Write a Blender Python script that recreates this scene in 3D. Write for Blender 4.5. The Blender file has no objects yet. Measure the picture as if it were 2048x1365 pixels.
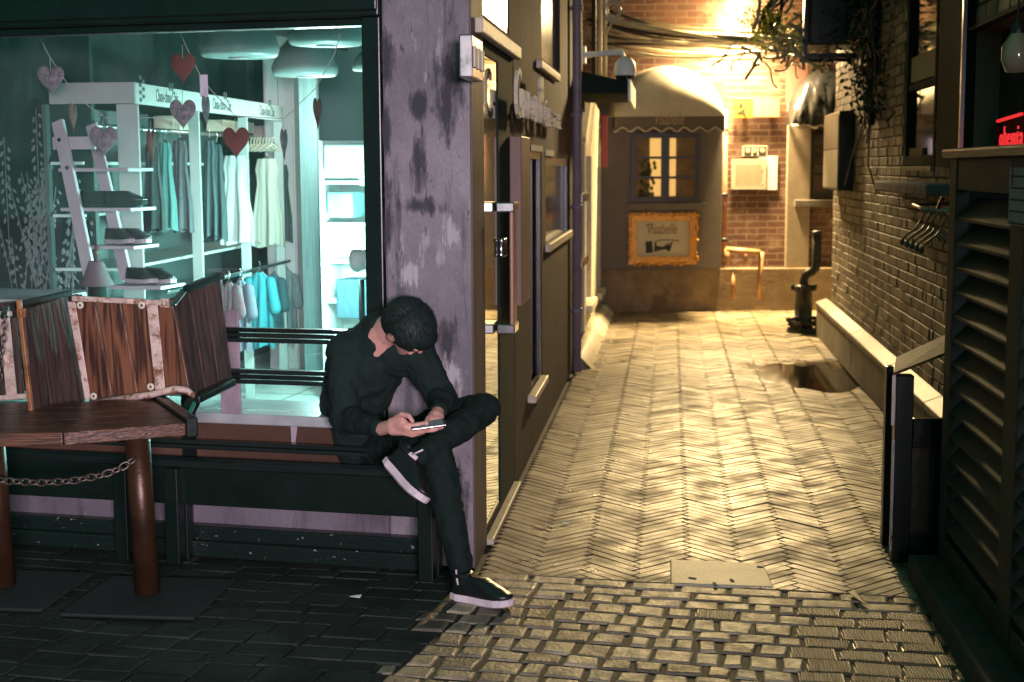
import bpy, math, random
from mathutils import Vector, Matrix, Euler, noise
random.seed(7)
S = bpy.context.scene
C = S.collection
R_ = math.radians
# ------------------------------------------------------------------ camera
FPX, CX, CY, CAMH = 2825.0, 1024.0, 682.5, 1.6
cd = bpy.data.cameras.new('camera'); cam = bpy.data.objects.new('camera', cd); C.objects.link(cam)
ROT = (Matrix.Rotation(R_(6.4114), 3, 'Z') @ Matrix.Rotation(R_(90 - 6.9793), 3, 'X') @ Matrix.Rotation(R_(-.3), 3, 'Z'))
cam.matrix_world = Matrix.Translation((0, 0, CAMH)) @ ROT.to_4x4()
cd.sensor_width = 36; cd.lens = FPX / 2048 * 36; cd.clip_end = 500; cd.clip_start = .05
cd.dof.use_dof = True; cd.dof.focus_distance = 5.25; cd.dof.aperture_fstop = 4.0
S.camera = cam
# ------------------------------------------------------------------ world and light
W = bpy.data.worlds.new('World'); S.world = W; W.use_nodes = True
bg = W.node_tree.nodes['Background']; bg.inputs[0].default_value = (.008, .085, .058, 1); bg.inputs[1].default_value = 1.9
S.view_settings.view_transform = 'Standard'; S.view_settings.look = 'None'
S.view_settings.exposure = 0; S.view_settings.gamma = 1
S.render.engine = 'CYCLES'
cy = S.cycles
cy.use_denoising = True
cy.max_bounces = 7; cy.diffuse_bounces = 3; cy.glossy_bounces = 4; cy.transparent_max_bounces = 12; cy.transmission_bounces = 4
cy.sample_clamp_indirect = 4; cy.sample_clamp_direct = 0; cy.caustics_reflective = True; cy.caustics_refractive = False; cy.blur_glossy = .6

def lamp(name, kind, loc, power, col, target=None, size=.1, size_y=None, spot=None, blend=.3, spread=180):
    l = bpy.data.lights.new(name, kind); l.energy = power; l.color = col
    o = bpy.data.objects.new(name, l); C.objects.link(o); o.location = loc
    if kind == 'AREA':
        l.shape = 'RECTANGLE'; l.size = size; l.size_y = size_y or size; l.spread = R_(spread)
    else: l.shadow_soft_size = size
    if kind == 'SPOT': l.spot_size = R_(spot); l.spot_blend = blend
    if target is not None:
        o.rotation_euler = (Vector(target) - Vector(loc)).to_track_quat('-Z', 'Y').to_euler()
    return o
# lit shop fronts across the street behind the camera (cool pink light on the facade)
lamp('street_light', 'AREA', (1.25, -3.2, 1.9), 68, (1.0, .83, .97), (-2.2, 5.5, 1.1), 1.6, .7, spread=50)
# ------------------------------------------------------------------ geometry helpers
def ray(px, py): return ROT @ Vector(((px - CX) / FPX, -(py - CY) / FPX, -1.0))
O = Vector((0, 0, CAMH))
def aty(px, py, y):
    d = ray(px, py); return O + d * (y / d.y)
def gz(px, py, z=0.0):
    d = ray(px, py); return O + d * ((z - CAMH) / d.z)
def onpl(px, py, p, n):
    d = ray(px, py); return O + d * ((p - O).dot(n) / d.dot(n))
class Frame:
    def __init__(s, o, ex):
        s.o = Vector(o); s.ex = Vector(ex).normalized(); s.ez = Vector((0, 0, 1)); s.ey = s.ez.cross(s.ex)
        s.M = Matrix(((s.ex.x, s.ey.x, 0, s.o.x), (s.ex.y, s.ey.y, 0, s.o.y), (0, 0, 1, s.o.z), (0, 0, 0, 1)))
    def px(s, px, py, v=0.0):
        p = onpl(px, py, s.o + s.ey * v, s.ey) - s.o; return p.dot(s.ex), p.z
    def w(s, u, v, z): return s.o + s.ex * u + s.ey * v + s.ez * z
XL = -0.768; XR = 1.388; XW = 1.49
FAC = Frame((XL, 5.481, 0), (.99152, -.1299, 0))        # shop front; +u right, +v into the building
LW = Frame((XL, 0, 0), (0, 1, 0))                       # alley side of the left building; +u deeper
RW = Frame((XW, 0, 0), (0, -1, 0))                      # right brick wall; +u towards the camera
yaw = R_(6.4)
FW = Frame((-0.753, 15.845, 0), (math.cos(yaw), math.sin(yaw), 0))   # end wall
LV = Frame((1.04, 0, 0), (0, -1, 0))                    # louvred cabinet face

class MB:
    def __init__(s, M=None): s.v = []; s.f = []; s.M = M; s.sm = []
    def add(s, vs, fs, smooth=False):
        n = len(s.v)
        s.v += [(s.M @ Vector(p)) if s.M else Vector(p) for p in vs]
        s.f += [tuple(i + n for i in f) for f in fs]; s.sm += [smooth] * len(fs); return s
    def box(s, a0, a1, b0, b1, c0, c1):
        vs = [(x, y, z) for x in (a0, a1) for y in (b0, b1) for z in (c0, c1)]
        return s.add(vs, [(0, 1, 3, 2), (4, 6, 7, 5), (0, 4, 5, 1), (2, 3, 7, 6), (0, 2, 6, 4), (1, 5, 7, 3)])
    def hexa(s, q0, q1):            # two quads (same order) -> solid
        return s.add(list(q0) + list(q1), [(3, 2, 1, 0), (4, 5, 6, 7), (0, 1, 5, 4), (1, 2, 6, 5), (2, 3, 7, 6), (3, 0, 4, 7)])
    def slab(s, q, t, n=None):      # quad q with thickness t along -normal
        q = [Vector(p) for p in q]
        n = n or (q[1] - q[0]).cross(q[3] - q[0]).normalized()
        return s.hexa(q, [p - n * t for p in q])
    def bar(s, p, q, w, h, up=(0, 0, 1)):
        p, q = Vector(p), Vector(q); d = (q - p).normalized(); up = Vector(up)
        a = d.cross(up)
        if a.length < 1e-4: a = d.cross(Vector((1, 0, 0)))
        a.normalize(); b = a.cross(d)
        c = [a * (w / 2) + b * (h / 2), -a * (w / 2) + b * (h / 2), -a * (w / 2) - b * (h / 2), a * (w / 2) - b * (h / 2)]
        return s.hexa([p + k for k in c], [q + k for k in c])
    def tube(s, pts, r, seg=8, cap=True, smooth=True):
        pts = [Vector(p) for p in pts]; n = len(pts)
        rr = r if isinstance(r, (list, tuple)) else [r] * n
        vs = []; fs = []; a = None
        for i, p in enumerate(pts):
            t = (pts[min(i + 1, n - 1)] - pts[max(i - 1, 0)])
            if t.length < 1e-9: t = Vector((0, 0, 1))
            t.normalize()
            if a is None: a = t.orthogonal().normalized()
            else:
                a = a - t * a.dot(t)
                if a.length < 1e-6: a = t.orthogonal()
                a.normalize()
            b = t.cross(a)
            for k in range(seg):
                th = 2 * math.pi * k / seg
                vs.append(p + a * (rr[i] * math.cos(th)) + b * (rr[i] * math.sin(th)))
        for i in range(n - 1):
            for k in range(seg):
                k2 = (k + 1) % seg
                fs.append((i * seg + k, i * seg + k2, (i + 1) * seg + k2, (i + 1) * seg + k))
        if cap:
            fs.append(tuple(range(seg))[::-1]); fs.append(tuple((n - 1) * seg + k for k in range(seg)))
        return s.add(vs, fs, smooth)
    def lathe(s, prof, c=(0, 0, 0), seg=24, M=None, smooth=True):   # prof (r,z), axis z
        vs = []; fs = []; n = len(prof)
        for r, z in prof:
            for k in range(seg):
                th = 2 * math.pi * k / seg
                p = Vector((r * math.cos(th), r * math.sin(th), z))
                if M: p = M @ p
                vs.append(p + Vector(c))
        for i in range(n - 1):
            for k in range(seg):
                k2 = (k + 1) % seg
                fs.append((i * seg + k, i * seg + k2, (i + 1) * seg + k2, (i + 1) * seg + k))
        return s.add(vs, fs, smooth)
    def ell(s, c, rad, Rm=None, seg=20, rings=12):
        vs = []; fs = []
        for i in range(rings + 1):
            ph = math.pi * i / rings
            for k in range(seg):
                th = 2 * math.pi * k / seg
                p = Vector((rad[0] * math.sin(ph) * math.cos(th), rad[1] * math.sin(ph) * math.sin(th), rad[2] * math.cos(ph)))
                if Rm: p = Rm @ p
                vs.append(p + Vector(c))
        for i in range(rings):
            for k in range(seg):
                k2 = (k + 1) % seg
                fs.append((i * seg + k, (i + 1) * seg + k, (i + 1) * seg + k2, i * seg + k2))
        return s.add(vs, fs, True)
    def cone(s, p, r0, q, r1, seg=14):   # tapered capsule
        p, q = Vector(p), Vector(q); L = (q - p).length; d = (q - p).normalized()
        pts = []; rr = []
        for i in range(5):
            th = math.pi / 2 * i / 4; pts.append(p - d * (r0 * math.cos(th))); rr.append(max(r0 * math.sin(th), 1e-4))
        for i in range(1, 5): pts.append(p + (q - p) * (i / 5)); rr.append(r0 + (r1 - r0) * i / 5)
        for i in range(5):
            th = math.pi / 2 * i / 4; pts.append(q + d * (r1 * math.sin(th))); rr.append(max(r1 * math.cos(th), 1e-4))
        return s.tube(pts, rr, seg)
    def poly(s, pts, d0, d1, fn):    # 2D outline extruded; fn(a,b,d) -> point
        n = len(pts)
        vs = [fn(a, b, d0) for a, b in pts] + [fn(a, b, d1) for a, b in pts]
        fs = [tuple(range(n)), tuple(range(2 * n - 1, n - 1, -1))] + [(i, i + n, (i + 1) % n + n, (i + 1) % n) for i in range(n)]
        return s.add(vs, fs)
BASE = {}
def tag(o, label=None, cat=None, group=None, kind=None):
    if label: o['label'] = label
    if cat: o['category'] = cat
    if group: o['group'] = group
    if kind: o['kind'] = kind
    return o
def thing(name, label, cat, loc=(0, 0, 0), group=None):
    o = bpy.data.objects.new(name, None); C.objects.link(o); o.empty_display_size = .1
    o.location = loc; BASE[o.name] = Vector(loc)
    return tag(o, label, cat, group)
def link(name, mb, m, parent=None, bevel=0, loc=None, label=None, sub=0, flat=False):
    base = BASE[parent.name] if parent else Vector(loc if loc is not None else (sum(mb.v, Vector()) / max(1, len(mb.v))))
    if parent is None and loc is None: base.z = min(v.z for v in mb.v)
    me = bpy.data.meshes.new(name)
    me.from_pydata([tuple(v - base) for v in mb.v], [], mb.f)
    me.polygons.foreach_set('use_smooth', [False] * len(mb.f) if flat else mb.sm)
    me.materials.append(m)
    o = bpy.data.objects.new(name, me); C.objects.link(o)
    if parent: o.parent = parent
    else: o.location = base
    BASE[o.name] = base
    if label: o['label'] = label
    if bevel:
        b = o.modifiers.new('bevel', 'BEVEL'); b.width = bevel; b.segments = 2; b.limit_method = 'ANGLE'; b.angle_limit = R_(40)
    if sub:
        b = o.modifiers.new('sub', 'SUBSURF'); b.levels = sub; b.render_levels = sub
    return o
def struct(name, mb, m, **k): return tag(link(name, mb, m, **k), kind='structure')
def single(name, mb, m, label, cat, group=None, **k): return tag(link(name, mb, m, **k), label, cat, group)
def textpoly(body, shear=0, ext=.5, res=3):
    cu = bpy.data.curves.new('t', 'FONT'); cu.body = body; cu.extrude = ext; cu.shear = shear; cu.resolution_u = res
    o = bpy.data.objects.new('t', cu); C.objects.link(o)
    me = bpy.data.meshes.new_from_object(o)
    vs = [v.co.copy() for v in me.vertices]; fs = [tuple(p.vertices) for p in me.polygons]
    bpy.data.objects.remove(o); bpy.data.curves.remove(cu); bpy.data.meshes.remove(me)
    return vs, fs
def text_on(mb, body, fn, u0, u1, z0, z1, d0, d1, shear=0):   # fits text into a rectangle; fn(u,d,z)
    vs, fs = textpoly(body, shear)
    if not vs: return
    xa, xb = min(v.x for v in vs), max(v.x for v in vs); ya, yb = min(v.y for v in vs), max(v.y for v in vs)
    mb.add([fn(u0 + (v.x - xa) / (xb - xa) * (u1 - u0), d0 if v.z > 0 else d1, z0 + (v.y - ya) / (yb - ya) * (z1 - z0)) for v in vs], fs)
# ------------------------------------------------------------------ materials
def layer(m, col, scale, st, lo, hi, fac=1.0, det=8, off=0.0, attr='Object', rough=None):     # a stain layer with a shape of its own
    nt = m.node_tree; N = nt.nodes; L = nt.links; b = N['Principled BSDF']; bc = b.inputs['Base Color']
    tc = N.new('ShaderNodeTexCoord'); mp = N.new('ShaderNodeMapping'); mp.inputs['Scale'].default_value = st; mp.inputs['Location'].default_value = (off, off * .7, off * 1.3)
    L.new(tc.outputs[attr], mp.inputs['Vector'])
    n = N.new('ShaderNodeTexNoise'); n.inputs['Scale'].default_value = scale; n.inputs['Detail'].default_value = det; n.inputs['Roughness'].default_value = .65; L.new(mp.outputs[0], n.inputs['Vector'])
    mr = N.new('ShaderNodeMapRange'); mr.inputs['From Min'].default_value = lo; mr.inputs['From Max'].default_value = hi; mr.inputs['To Max'].default_value = fac; L.new(n.outputs['Fac'], mr.inputs['Value'])
    x = N.new('ShaderNodeMix'); x.data_type = 'RGBA'; L.new(mr.outputs[0], x.inputs['Factor'])
    if bc.is_linked: L.new(bc.links[0].from_socket, x.inputs['A'])
    else: x.inputs['A'].default_value = bc.default_value
    x.inputs['B'].default_value = (*col, 1); L.new(x.outputs['Result'], bc)
    return m
def mat(name, col, rough=.6, metal=0, var=0, vs=8, bump=0, bs=40, isl=0, st=(1, 1, 1), col2=None, rv=0, emit=None, es=0, spec=.5, dirt=None, ds=3, coat=0):
    m = bpy.data.materials.new(name); m.use_nodes = True; nt = m.node_tree; N = nt.nodes; L = nt.links
    b = N['Principled BSDF']; b.inputs['Roughness'].default_value = rough; b.inputs['Metallic'].default_value = metal
    b.inputs['Specular IOR Level'].default_value = spec; b.inputs['Coat Weight'].default_value = coat
    c4 = (*col, 1); b.inputs['Base Color'].default_value = c4
    tc = N.new('ShaderNodeTexCoord'); mp = N.new('ShaderNodeMapping'); mp.inputs['Scale'].default_value = st
    L.new(tc.outputs['Object'], mp.inputs['Vector'])
    src = None
    def noi(scale, det=6, ro=.6):
        n = N.new('ShaderNodeTexNoise'); n.inputs['Scale'].default_value = scale; n.inputs['Detail'].default_value = det; n.inputs['Roughness'].default_value = ro
        L.new(mp.outputs[0], n.inputs['Vector']); return n
    def mul(a, bnum, typ='MULTIPLY', fac=1.0):
        x = N.new('ShaderNodeMix'); x.data_type = 'RGBA'; x.blend_type = typ; x.inputs['Factor'].default_value = fac
        L.new(a, x.inputs['A']) if not isinstance(a, tuple) else setattr(x.inputs['A'], 'default_value', a)
        return x
    if var or col2:
        n = noi(vs); r = N.new('ShaderNodeValToRGB'); L.new(n.outputs['Fac'], r.inputs['Fac'])
        r.color_ramp.elements[0].position = .32; r.color_ramp.elements[1].position = .68
        k = 1 - var if not col2 else 1
        r.color_ramp.elements[0].color = (*(col2 or [q * k for q in col]), 1)
        r.color_ramp.elements[1].color = (*[min(1, q * (1 + var * .6)) for q in col], 1)
        src = r.outputs[0]
    if isl:
        g = N.new('ShaderNodeNewGeometry'); mr = N.new('ShaderNodeMapRange')
        mr.inputs['To Min'].default_value = 1 - isl; mr.inputs['To Max'].default_value = 1 + isl
        L.new(g.outputs['Random Per Island'], mr.inputs['Value'])
        x = mul(src or c4, None); L.new(mr.outputs[0], x.inputs['B']); src = x.outputs['Result']
    if dirt:
        n = noi(ds, 8, .7); r = N.new('ShaderNodeValToRGB'); L.new(n.outputs['Fac'], r.inputs['Fac'])
        r.color_ramp.elements[0].position = .5; r.color_ramp.elements[1].position = .62
        r.color_ramp.elements[0].color = (0, 0, 0, 1); r.color_ramp.elements[1].color = (1, 1, 1, 1)
        x = N.new('ShaderNodeMix'); x.data_type = 'RGBA'; L.new(r.outputs[0], x.inputs['Factor'])
        if src: L.new(src, x.inputs['A'])
        else: x.inputs['A'].default_value = c4
        x.inputs['B'].default_value = (*dirt, 1); src = x.outputs['Result']
    if src: L.new(src, b.inputs['Base Color'])
    if rv:
        n = noi(vs * 1.7); mr = N.new('ShaderNodeMapRange'); mr.inputs['From Min'].default_value = .3; mr.inputs['From Max'].default_value = .7
        mr.inputs['To Min'].default_value = max(.04, rough - rv); mr.inputs['To Max'].default_value = min(1, rough + rv)
        L.new(n.outputs['Fac'], mr.inputs['Value']); L.new(mr.outputs[0], b.inputs['Roughness'])
    if bump:
        n = noi(bs, 5); bp = N.new('ShaderNodeBump'); bp.inputs['Strength'].default_value = bump; bp.inputs['Distance'].default_value = .01
        L.new(n.outputs['Fac'], bp.inputs['Height']); L.new(bp.outputs[0], b.inputs['Normal'])
    if emit: b.inputs['Emission Color'].default_value = (*emit, 1); b.inputs['Emission Strength'].default_value = es
    return m
def wood(name, c1, c2, axis=(40, 40, 3), rough=.5, bump=.25, isl=.25):
    m = mat(name, c1, rough, isl=isl); nt = m.node_tree; N = nt.nodes; L = nt.links; b = N['Principled BSDF']
    tc = N.new('ShaderNodeTexCoord'); mp = N.new('ShaderNodeMapping'); mp.inputs['Scale'].default_value = axis
    L.new(tc.outputs['Object'], mp.inputs['Vector'])
    g = N.new('ShaderNodeNewGeometry')
    ad = N.new('ShaderNodeVectorMath'); ad.operation = 'ADD'; L.new(mp.outputs[0], ad.inputs[0])
    sc = N.new('ShaderNodeMath'); sc.operation = 'MULTIPLY'; sc.inputs[1].default_value = 37; L.new(g.outputs['Random Per Island'], sc.inputs[0]); L.new(sc.outputs[0], ad.inputs[1])
    n = N.new('ShaderNodeTexNoise'); n.inputs['Scale'].default_value = 1; n.inputs['Detail'].default_value = 3; L.new(ad.outputs[0], n.inputs['Vector'])
    w = N.new('ShaderNodeMath'); w.operation = 'MULTIPLY'; w.inputs[1].default_value = 42; L.new(n.outputs['Fac'], w.inputs[0])
    sn = N.new('ShaderNodeMath'); sn.operation = 'SINE'; L.new(w.outputs[0], sn.inputs[0])
    mr = N.new('ShaderNodeMapRange'); mr.inputs['From Min'].default_value = -1; L.new(sn.outputs[0], mr.inputs['Value'])
    x = N.new('ShaderNodeMix'); x.data_type = 'RGBA'; L.new(mr.outputs[0], x.inputs['Factor'])
    x.inputs['A'].default_value = (*c2, 1); x.inputs['B'].default_value = (*c1, 1)
    mr2 = N.new('ShaderNodeMapRange'); mr2.inputs['To Min'].default_value = 1 - isl; mr2.inputs['To Max'].default_value = 1 + isl; L.new(g.outputs['Random Per Island'], mr2.inputs['Value'])
    y = N.new('ShaderNodeMix'); y.data_type = 'RGBA'; y.blend_type = 'MULTIPLY'; y.inputs['Factor'].default_value = 1
    L.new(x.outputs['Result'], y.inputs['A']); L.new(mr2.outputs[0], y.inputs['B']); L.new(y.outputs['Result'], b.inputs['Base Color'])
    bp = N.new('ShaderNodeBump'); bp.inputs['Strength'].default_value = bump; bp.inputs['Distance'].default_value = .004
    L.new(mr.outputs[0], bp.inputs['Height']); L.new(bp.outputs[0], b.inputs['Normal'])
    return m
def glass(name, tint=(1, 1, 1), dust=.05, streak=(60, 60, 2.5), refl=1.0, dcol=(.8, .9, .9)):
    m = bpy.data.materials.new(name); m.use_nodes = True; nt = m.node_tree; N = nt.nodes; L = nt.links; N.remove(N['Principled BSDF'])
    out = N['Material Output']; t = N.new('ShaderNodeBsdfTransparent'); t.inputs[0].default_value = (*tint, 1)
    g = N.new('ShaderNodeBsdfGlossy'); g.inputs['Roughness'].default_value = .02; g.inputs[0].default_value = (1, 1, 1, 1)
    f = N.new('ShaderNodeFresnel'); f.inputs[0].default_value = 1.5
    fm = N.new('ShaderNodeMath'); fm.operation = 'MULTIPLY'; fm.inputs[1].default_value = refl; fm.use_clamp = True; L.new(f.outputs[0], fm.inputs[0])
    mx = N.new('ShaderNodeMixShader'); L.new(fm.outputs[0], mx.inputs[0]); L.new(t.outputs[0], mx.inputs[1]); L.new(g.outputs[0], mx.inputs[2])
    if dust:
        tr = N.new('ShaderNodeBsdfTranslucent'); tr.inputs[0].default_value = (*dcol, 1)
        df = N.new('ShaderNodeBsdfDiffuse'); df.inputs[0].default_value = (*dcol, 1)
        a = N.new('ShaderNodeMixShader'); a.inputs[0].default_value = .3; L.new(tr.outputs[0], a.inputs[1]); L.new(df.outputs[0], a.inputs[2])
        tc = N.new('ShaderNodeTexCoord'); mp = N.new('ShaderNodeMapping'); mp.inputs['Scale'].default_value = streak; L.new(tc.outputs['Object'], mp.inputs['Vector'])
        n = N.new('ShaderNodeTexNoise'); n.inputs['Scale'].default_value = 1; n.inputs['Detail'].default_value = 7; n.inputs['Roughness'].default_value = .7; L.new(mp.outputs[0], n.inputs['Vector'])
        n2 = N.new('ShaderNodeTexNoise'); n2.inputs['Scale'].default_value = 5; n2.inputs['Detail'].default_value = 3; L.new(tc.outputs['Object'], n2.inputs['Vector'])
        mu = N.new('ShaderNodeMath'); mu.operation = 'MULTIPLY'; L.new(n.outputs['Fac'], mu.inputs[0]); L.new(n2.outputs['Fac'], mu.inputs[1])
        mr = N.new('ShaderNodeMapRange'); mr.inputs['From Min'].default_value = .16; mr.inputs['From Max'].default_value = .42; mr.inputs['To Max'].default_value = dust * 2.4; mr.inputs['To Min'].default_value = dust * .08
        L.new(mu.outputs[0], mr.inputs['Value'])
        m2 = N.new('ShaderNodeMixShader'); L.new(mr.outputs[0], m2.inputs[0]); L.new(mx.outputs[0], m2.inputs[1]); L.new(a.outputs[0], m2.inputs[2]); mx = m2
    L.new(mx.outputs[0], out.inputs[0]); return m
def emis(name, col, s):
    m = mat(name, (.02, .02, .02), emit=col, es=s); return m

M_ = {}
M_['concrete'] = mat('stained_concrete', (.27, .235, .258), .7, var=.3, vs=2.2, bump=.4, bs=55)
layer(M_['concrete'], (.15, .135, .15), 90, (1, 1, 1), .5, .7, .5, off=2)
layer(M_['concrete'], (.11, .10, .115), 1.3, (1, 1, .7), .47, .60, .75, off=3)
layer(M_['concrete'], (.075, .07, .08), 1.0, (9, 9, .8), .53, .62, .85)
layer(M_['concrete'], (.42, .39, .41), 3.2, (5, 5, 1.3), .59, .66, .6, off=7)
layer(M_['concrete'], (.05, .048, .055), 10, (3, 3, 1), .62, .67, .8, off=11)
layer(M_['concrete'], (.5, .48, .5), 55, (1, 1, .6), .68, .72, .8, off=5)
M_['black'] = mat('black_paint', (.005, .012, .009), .32, var=.3, bump=.08, bs=30)
M_['blackflat'] = mat('black_matte', (.010, .022, .017), .8, spec=.15)
M_['peel'] = mat('peeling_black_paint', (.008, .016, .013), .28, bump=.3, bs=40, dirt=(.42, .33, .36), ds=26, st=(1, 1, 2.2))
M_['peel'].node_tree.nodes  # thresholds adjusted below
for n in M_['peel'].node_tree.nodes:
    if n.type == 'VALTORGB' and n.color_ramp.elements[0].position == .5: n.color_ramp.elements[0].position = .65; n.color_ramp.elements[1].position = .662
M_['peelleg'] = mat('badly_peeling_paint', (.010, .018, .015), .4, bump=.4, bs=40, dirt=(.48, .38, .41), ds=20, st=(1, 1, .8))
M_['bench'] = mat('bench_dark_wood', (.012, .018, .016), .22, var=.5, vs=3, bump=.15, bs=50, st=(.3, 1, 8))
M_['sill'] = mat('grey_sill', (.35, .37, .37), .3, var=.2, bump=.1)
M_['brownwall'] = mat('brown_gloss_panel', (.10, .055, .04), .16, var=.3, vs=2, bump=.05, bs=20)
M_['plank'] = wood('chair_wood', (.17, .07, .036), (.035, .016, .012), (14, 14, 1.1), .45)
M_['plankdark'] = wood('dark_chair_wood', (.06, .032, .024), (.02, .014, .012), (14, 14, 1.1), .72)
M_['tabletop'] = wood('table_wood', (.14, .058, .028), (.045, .02, .014), (2, 14, 60), .4)
M_['rust'] = mat('rusty_cream_metal', (.52, .40, .34), .45, var=.3, vs=14, dirt=(.17, .06, .025), ds=22, bump=.15)
M_['rustdark'] = mat('rusty_orange_metal', (.26, .10, .035), .5, metal=.2, var=.5, vs=18, bump=.3)
M_['chrome'] = mat('bright_metal', (.75, .75, .76), .18, metal=1)
M_['steel'] = mat('worn_steel', (.45, .43, .42), .35, metal=1, rv=.15)
M_['hangersteel'] = mat('dull_hanger_steel', (.22, .19, .15), .3, metal=.9)
M_['pole'] = mat('brown_pole', (.06, .028, .014), .38, metal=.4, var=.5, vs=5, bump=.15)
M_['chain'] = mat('chain_metal', (.15, .12, .10), .45, metal=.8)
M_['white'] = mat('white_paint', (.78, .80, .78), .5, var=.05)
M_['greywhite'] = mat('dull_white_paint', (.34, .30, .33), .55, var=.12)
M_['shelfwhite'] = mat('shelf_white', (.36, .38, .36), .5, var=.1)
M_['shelfshaded'] = mat('shelf_white_shaded', (.24, .22, .22), .55, var=.1)  # shaded copy of the shelf white, for the near post and end board
M_['floorw'] = mat('white_floor', (.62, .66, .62), .35, var=.1)
M_['skin'] = mat('skin', (.62, .32, .26), .5, var=.12, vs=30, bump=.1, bs=120)
M_['hair'] = mat('black_hair', (.008, .016, .013), .8, bump=.15, bs=300, spec=.15)
M_['cloth'] = mat('black_sweatshirt', (.010, .021, .018), .88, bump=.35, bs=22, spec=.2)
M_['trouser'] = mat('black_trousers', (.007, .016, .013), .85, bump=.3, bs=26, spec=.2)
M_['shoe'] = mat('black_leather', (.012, .014, .014), .3, bump=.2, bs=80)
M_['sole'] = mat('white_sole_rubber', (.70, .58, .62), .6, var=.15, vs=20)
M_['solebot'] = mat('grey_sole_tread', (.26, .22, .23), .7, var=.4, vs=30, bump=.4, bs=90)
M_['brick'] = mat('right_wall_brick', (.20, .155, .105), .6, var=.4, vs=3, bump=.5, bs=55, isl=.42)
M_['mortar'] = mat('mortar', (.15, .13, .10), .9, bump=.4, bs=70)
M_['plinth'] = mat('plinth_render', (.17, .145, .11), .7, var=.35, vs=2.5, bump=.3, bs=40)
M_['coping'] = mat('coping_stone', (.17, .14, .105), .5, var=.25, bump=.25, bs=40)
M_['paver'] = mat('herringbone_brick', (.225, .178, .115), .46, var=.4, vs=2.7, bump=.4, bs=80, isl=.55, rv=.26, spec=.42)
layer(M_['paver'], (.07, .055, .038), 1.1, (1, 1, 1), .54, .70, .45)
layer(M_['paver'], (.36, .31, .22), 34, (1, 1, 1), .64, .70, .6, off=4)
def damp(m, c, r0, r1, wet=.10):            # damp ring round the puddle: darker and smoother bricks
    nt = m.node_tree; N = nt.nodes; L = nt.links; b = N['Principled BSDF']
    tc = N.new('ShaderNodeTexCoord'); d = N.new('ShaderNodeVectorMath'); d.operation = 'DISTANCE'; d.inputs[1].default_value = c
    n = N.new('ShaderNodeTexNoise'); n.inputs['Scale'].default_value = 5; n.inputs['Detail'].default_value = 6
    L.new(tc.outputs['Object'], d.inputs[0]); L.new(tc.outputs['Object'], n.inputs['Vector'])
    a = N.new('ShaderNodeMath'); a.operation = 'MULTIPLY_ADD'; a.inputs[1].default_value = .9; L.new(n.outputs['Fac'], a.inputs[0]); L.new(d.outputs['Value'], a.inputs[2])
    mr = N.new('ShaderNodeMapRange'); mr.inputs['From Min'].default_value = r0; mr.inputs['From Max'].default_value = r1; mr.inputs['To Min'].default_value = 1; mr.inputs['To Max'].default_value = 0; L.new(a.outputs[0], mr.inputs['Value'])
    x = N.new('ShaderNodeMix'); x.data_type = 'FLOAT'; L.new(mr.outputs[0], x.inputs['Factor']); L.new(b.inputs['Roughness'].links[0].from_socket, x.inputs['A']); x.inputs['B'].default_value = wet; L.new(x.outputs['Result'], b.inputs['Roughness'])
    y = N.new('ShaderNodeMix'); y.data_type = 'RGBA'; y.blend_type = 'MULTIPLY'; L.new(mr.outputs[0], y.inputs['Factor']); L.new(b.inputs['Base Color'].links[0].from_socket, y.inputs['A']); y.inputs['B'].default_value = (.45, .43, .40, 1); L.new(y.outputs['Result'], b.inputs['Base Color'])
damp(M_['paver'], (1.2, 11.2, 0), .95, 1.35)
M_['cobble'] = mat('cobble_stone', (.30, .245, .17), .5, var=.4, vs=9, bump=.6, bs=60, isl=.58, rv=.15)
layer(M_['cobble'], (.09, .075, .055), 14, (1, 1, 1), .52, .68, .8)
layer(M_['cobble'], (.10, .085, .06), 1.2, (1, 1, 1), .54, .64, .6, off=6)
M_['pavershaded'] = mat('shaded_paver', (.014, .022, .016), .6, var=.4, vs=4, bump=.4, bs=50, isl=.35, rv=.15)  # tone lowered to paint the corner's shadow on the left ground
M_['joint'] = mat('dark_joint', (.022, .02, .016), .75, bump=.4, bs=60)
M_['slabm'] = mat('pale_slab', (.42, .37, .27), .55, var=.25, vs=4, bump=.25, bs=60)
M_['woodwall'] = wood('weathered_wall_boards', (.066, .049, .040), (.026, .020, .017), (30, 30, .9), .75, .4, .12)
M_['woodwall'].node_tree.nodes['Principled BSDF'].inputs['Specular IOR Level'].default_value = .2
M_['cream'] = mat('cream_paint', (.55, .50, .38), .6, var=.15, bump=.1)
M_['pipe'] = mat('grey_violet_pipe', (.22, .18, .22), .5, var=.2)
M_['iron'] = mat('black_iron', (.02, .022, .02), .42, bump=.2, bs=50)
M_['greyrender'] = mat('grey_render', (.125, .108, .098), .8, var=.12, bump=.2, bs=60)
M_['stone'] = mat('plinth_stone', (.22, .155, .09), .75, var=.4, vs=3, bump=.4, bs=25, dirt=(.14, .09, .055), ds=2.5)
M_['pilaster'] = mat('pale_pilaster', (.27, .215, .16), .75, var=.15, bump=.2)
M_['gold'] = mat('gilt_frame', (.62, .30, .06), .38, metal=.55, var=.4, vs=40, bump=.6, bs=60)
M_['paper'] = mat('cream_paper', (.42, .385, .29), .7, var=.06)
M_['ink'] = mat('brown_ink', (.16, .08, .04), .8)
M_['inkblack'] = mat('black_ink', (.02, .025, .022), .8)
M_['awning'] = mat('awning_canvas', (.37, .33, .265), .7, var=.1, bump=.1, bs=90)
M_['valance'] = mat('dark_valance', (.075, .062, .052), .8, var=.15)
M_['blackvinyl'] = mat('black_vinyl', (.02, .02, .02), .18, bump=.9, bs=7)
M_['yellow'] = mat('yellow_board', (.50, .25, .035), .5, var=.12)
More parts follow.
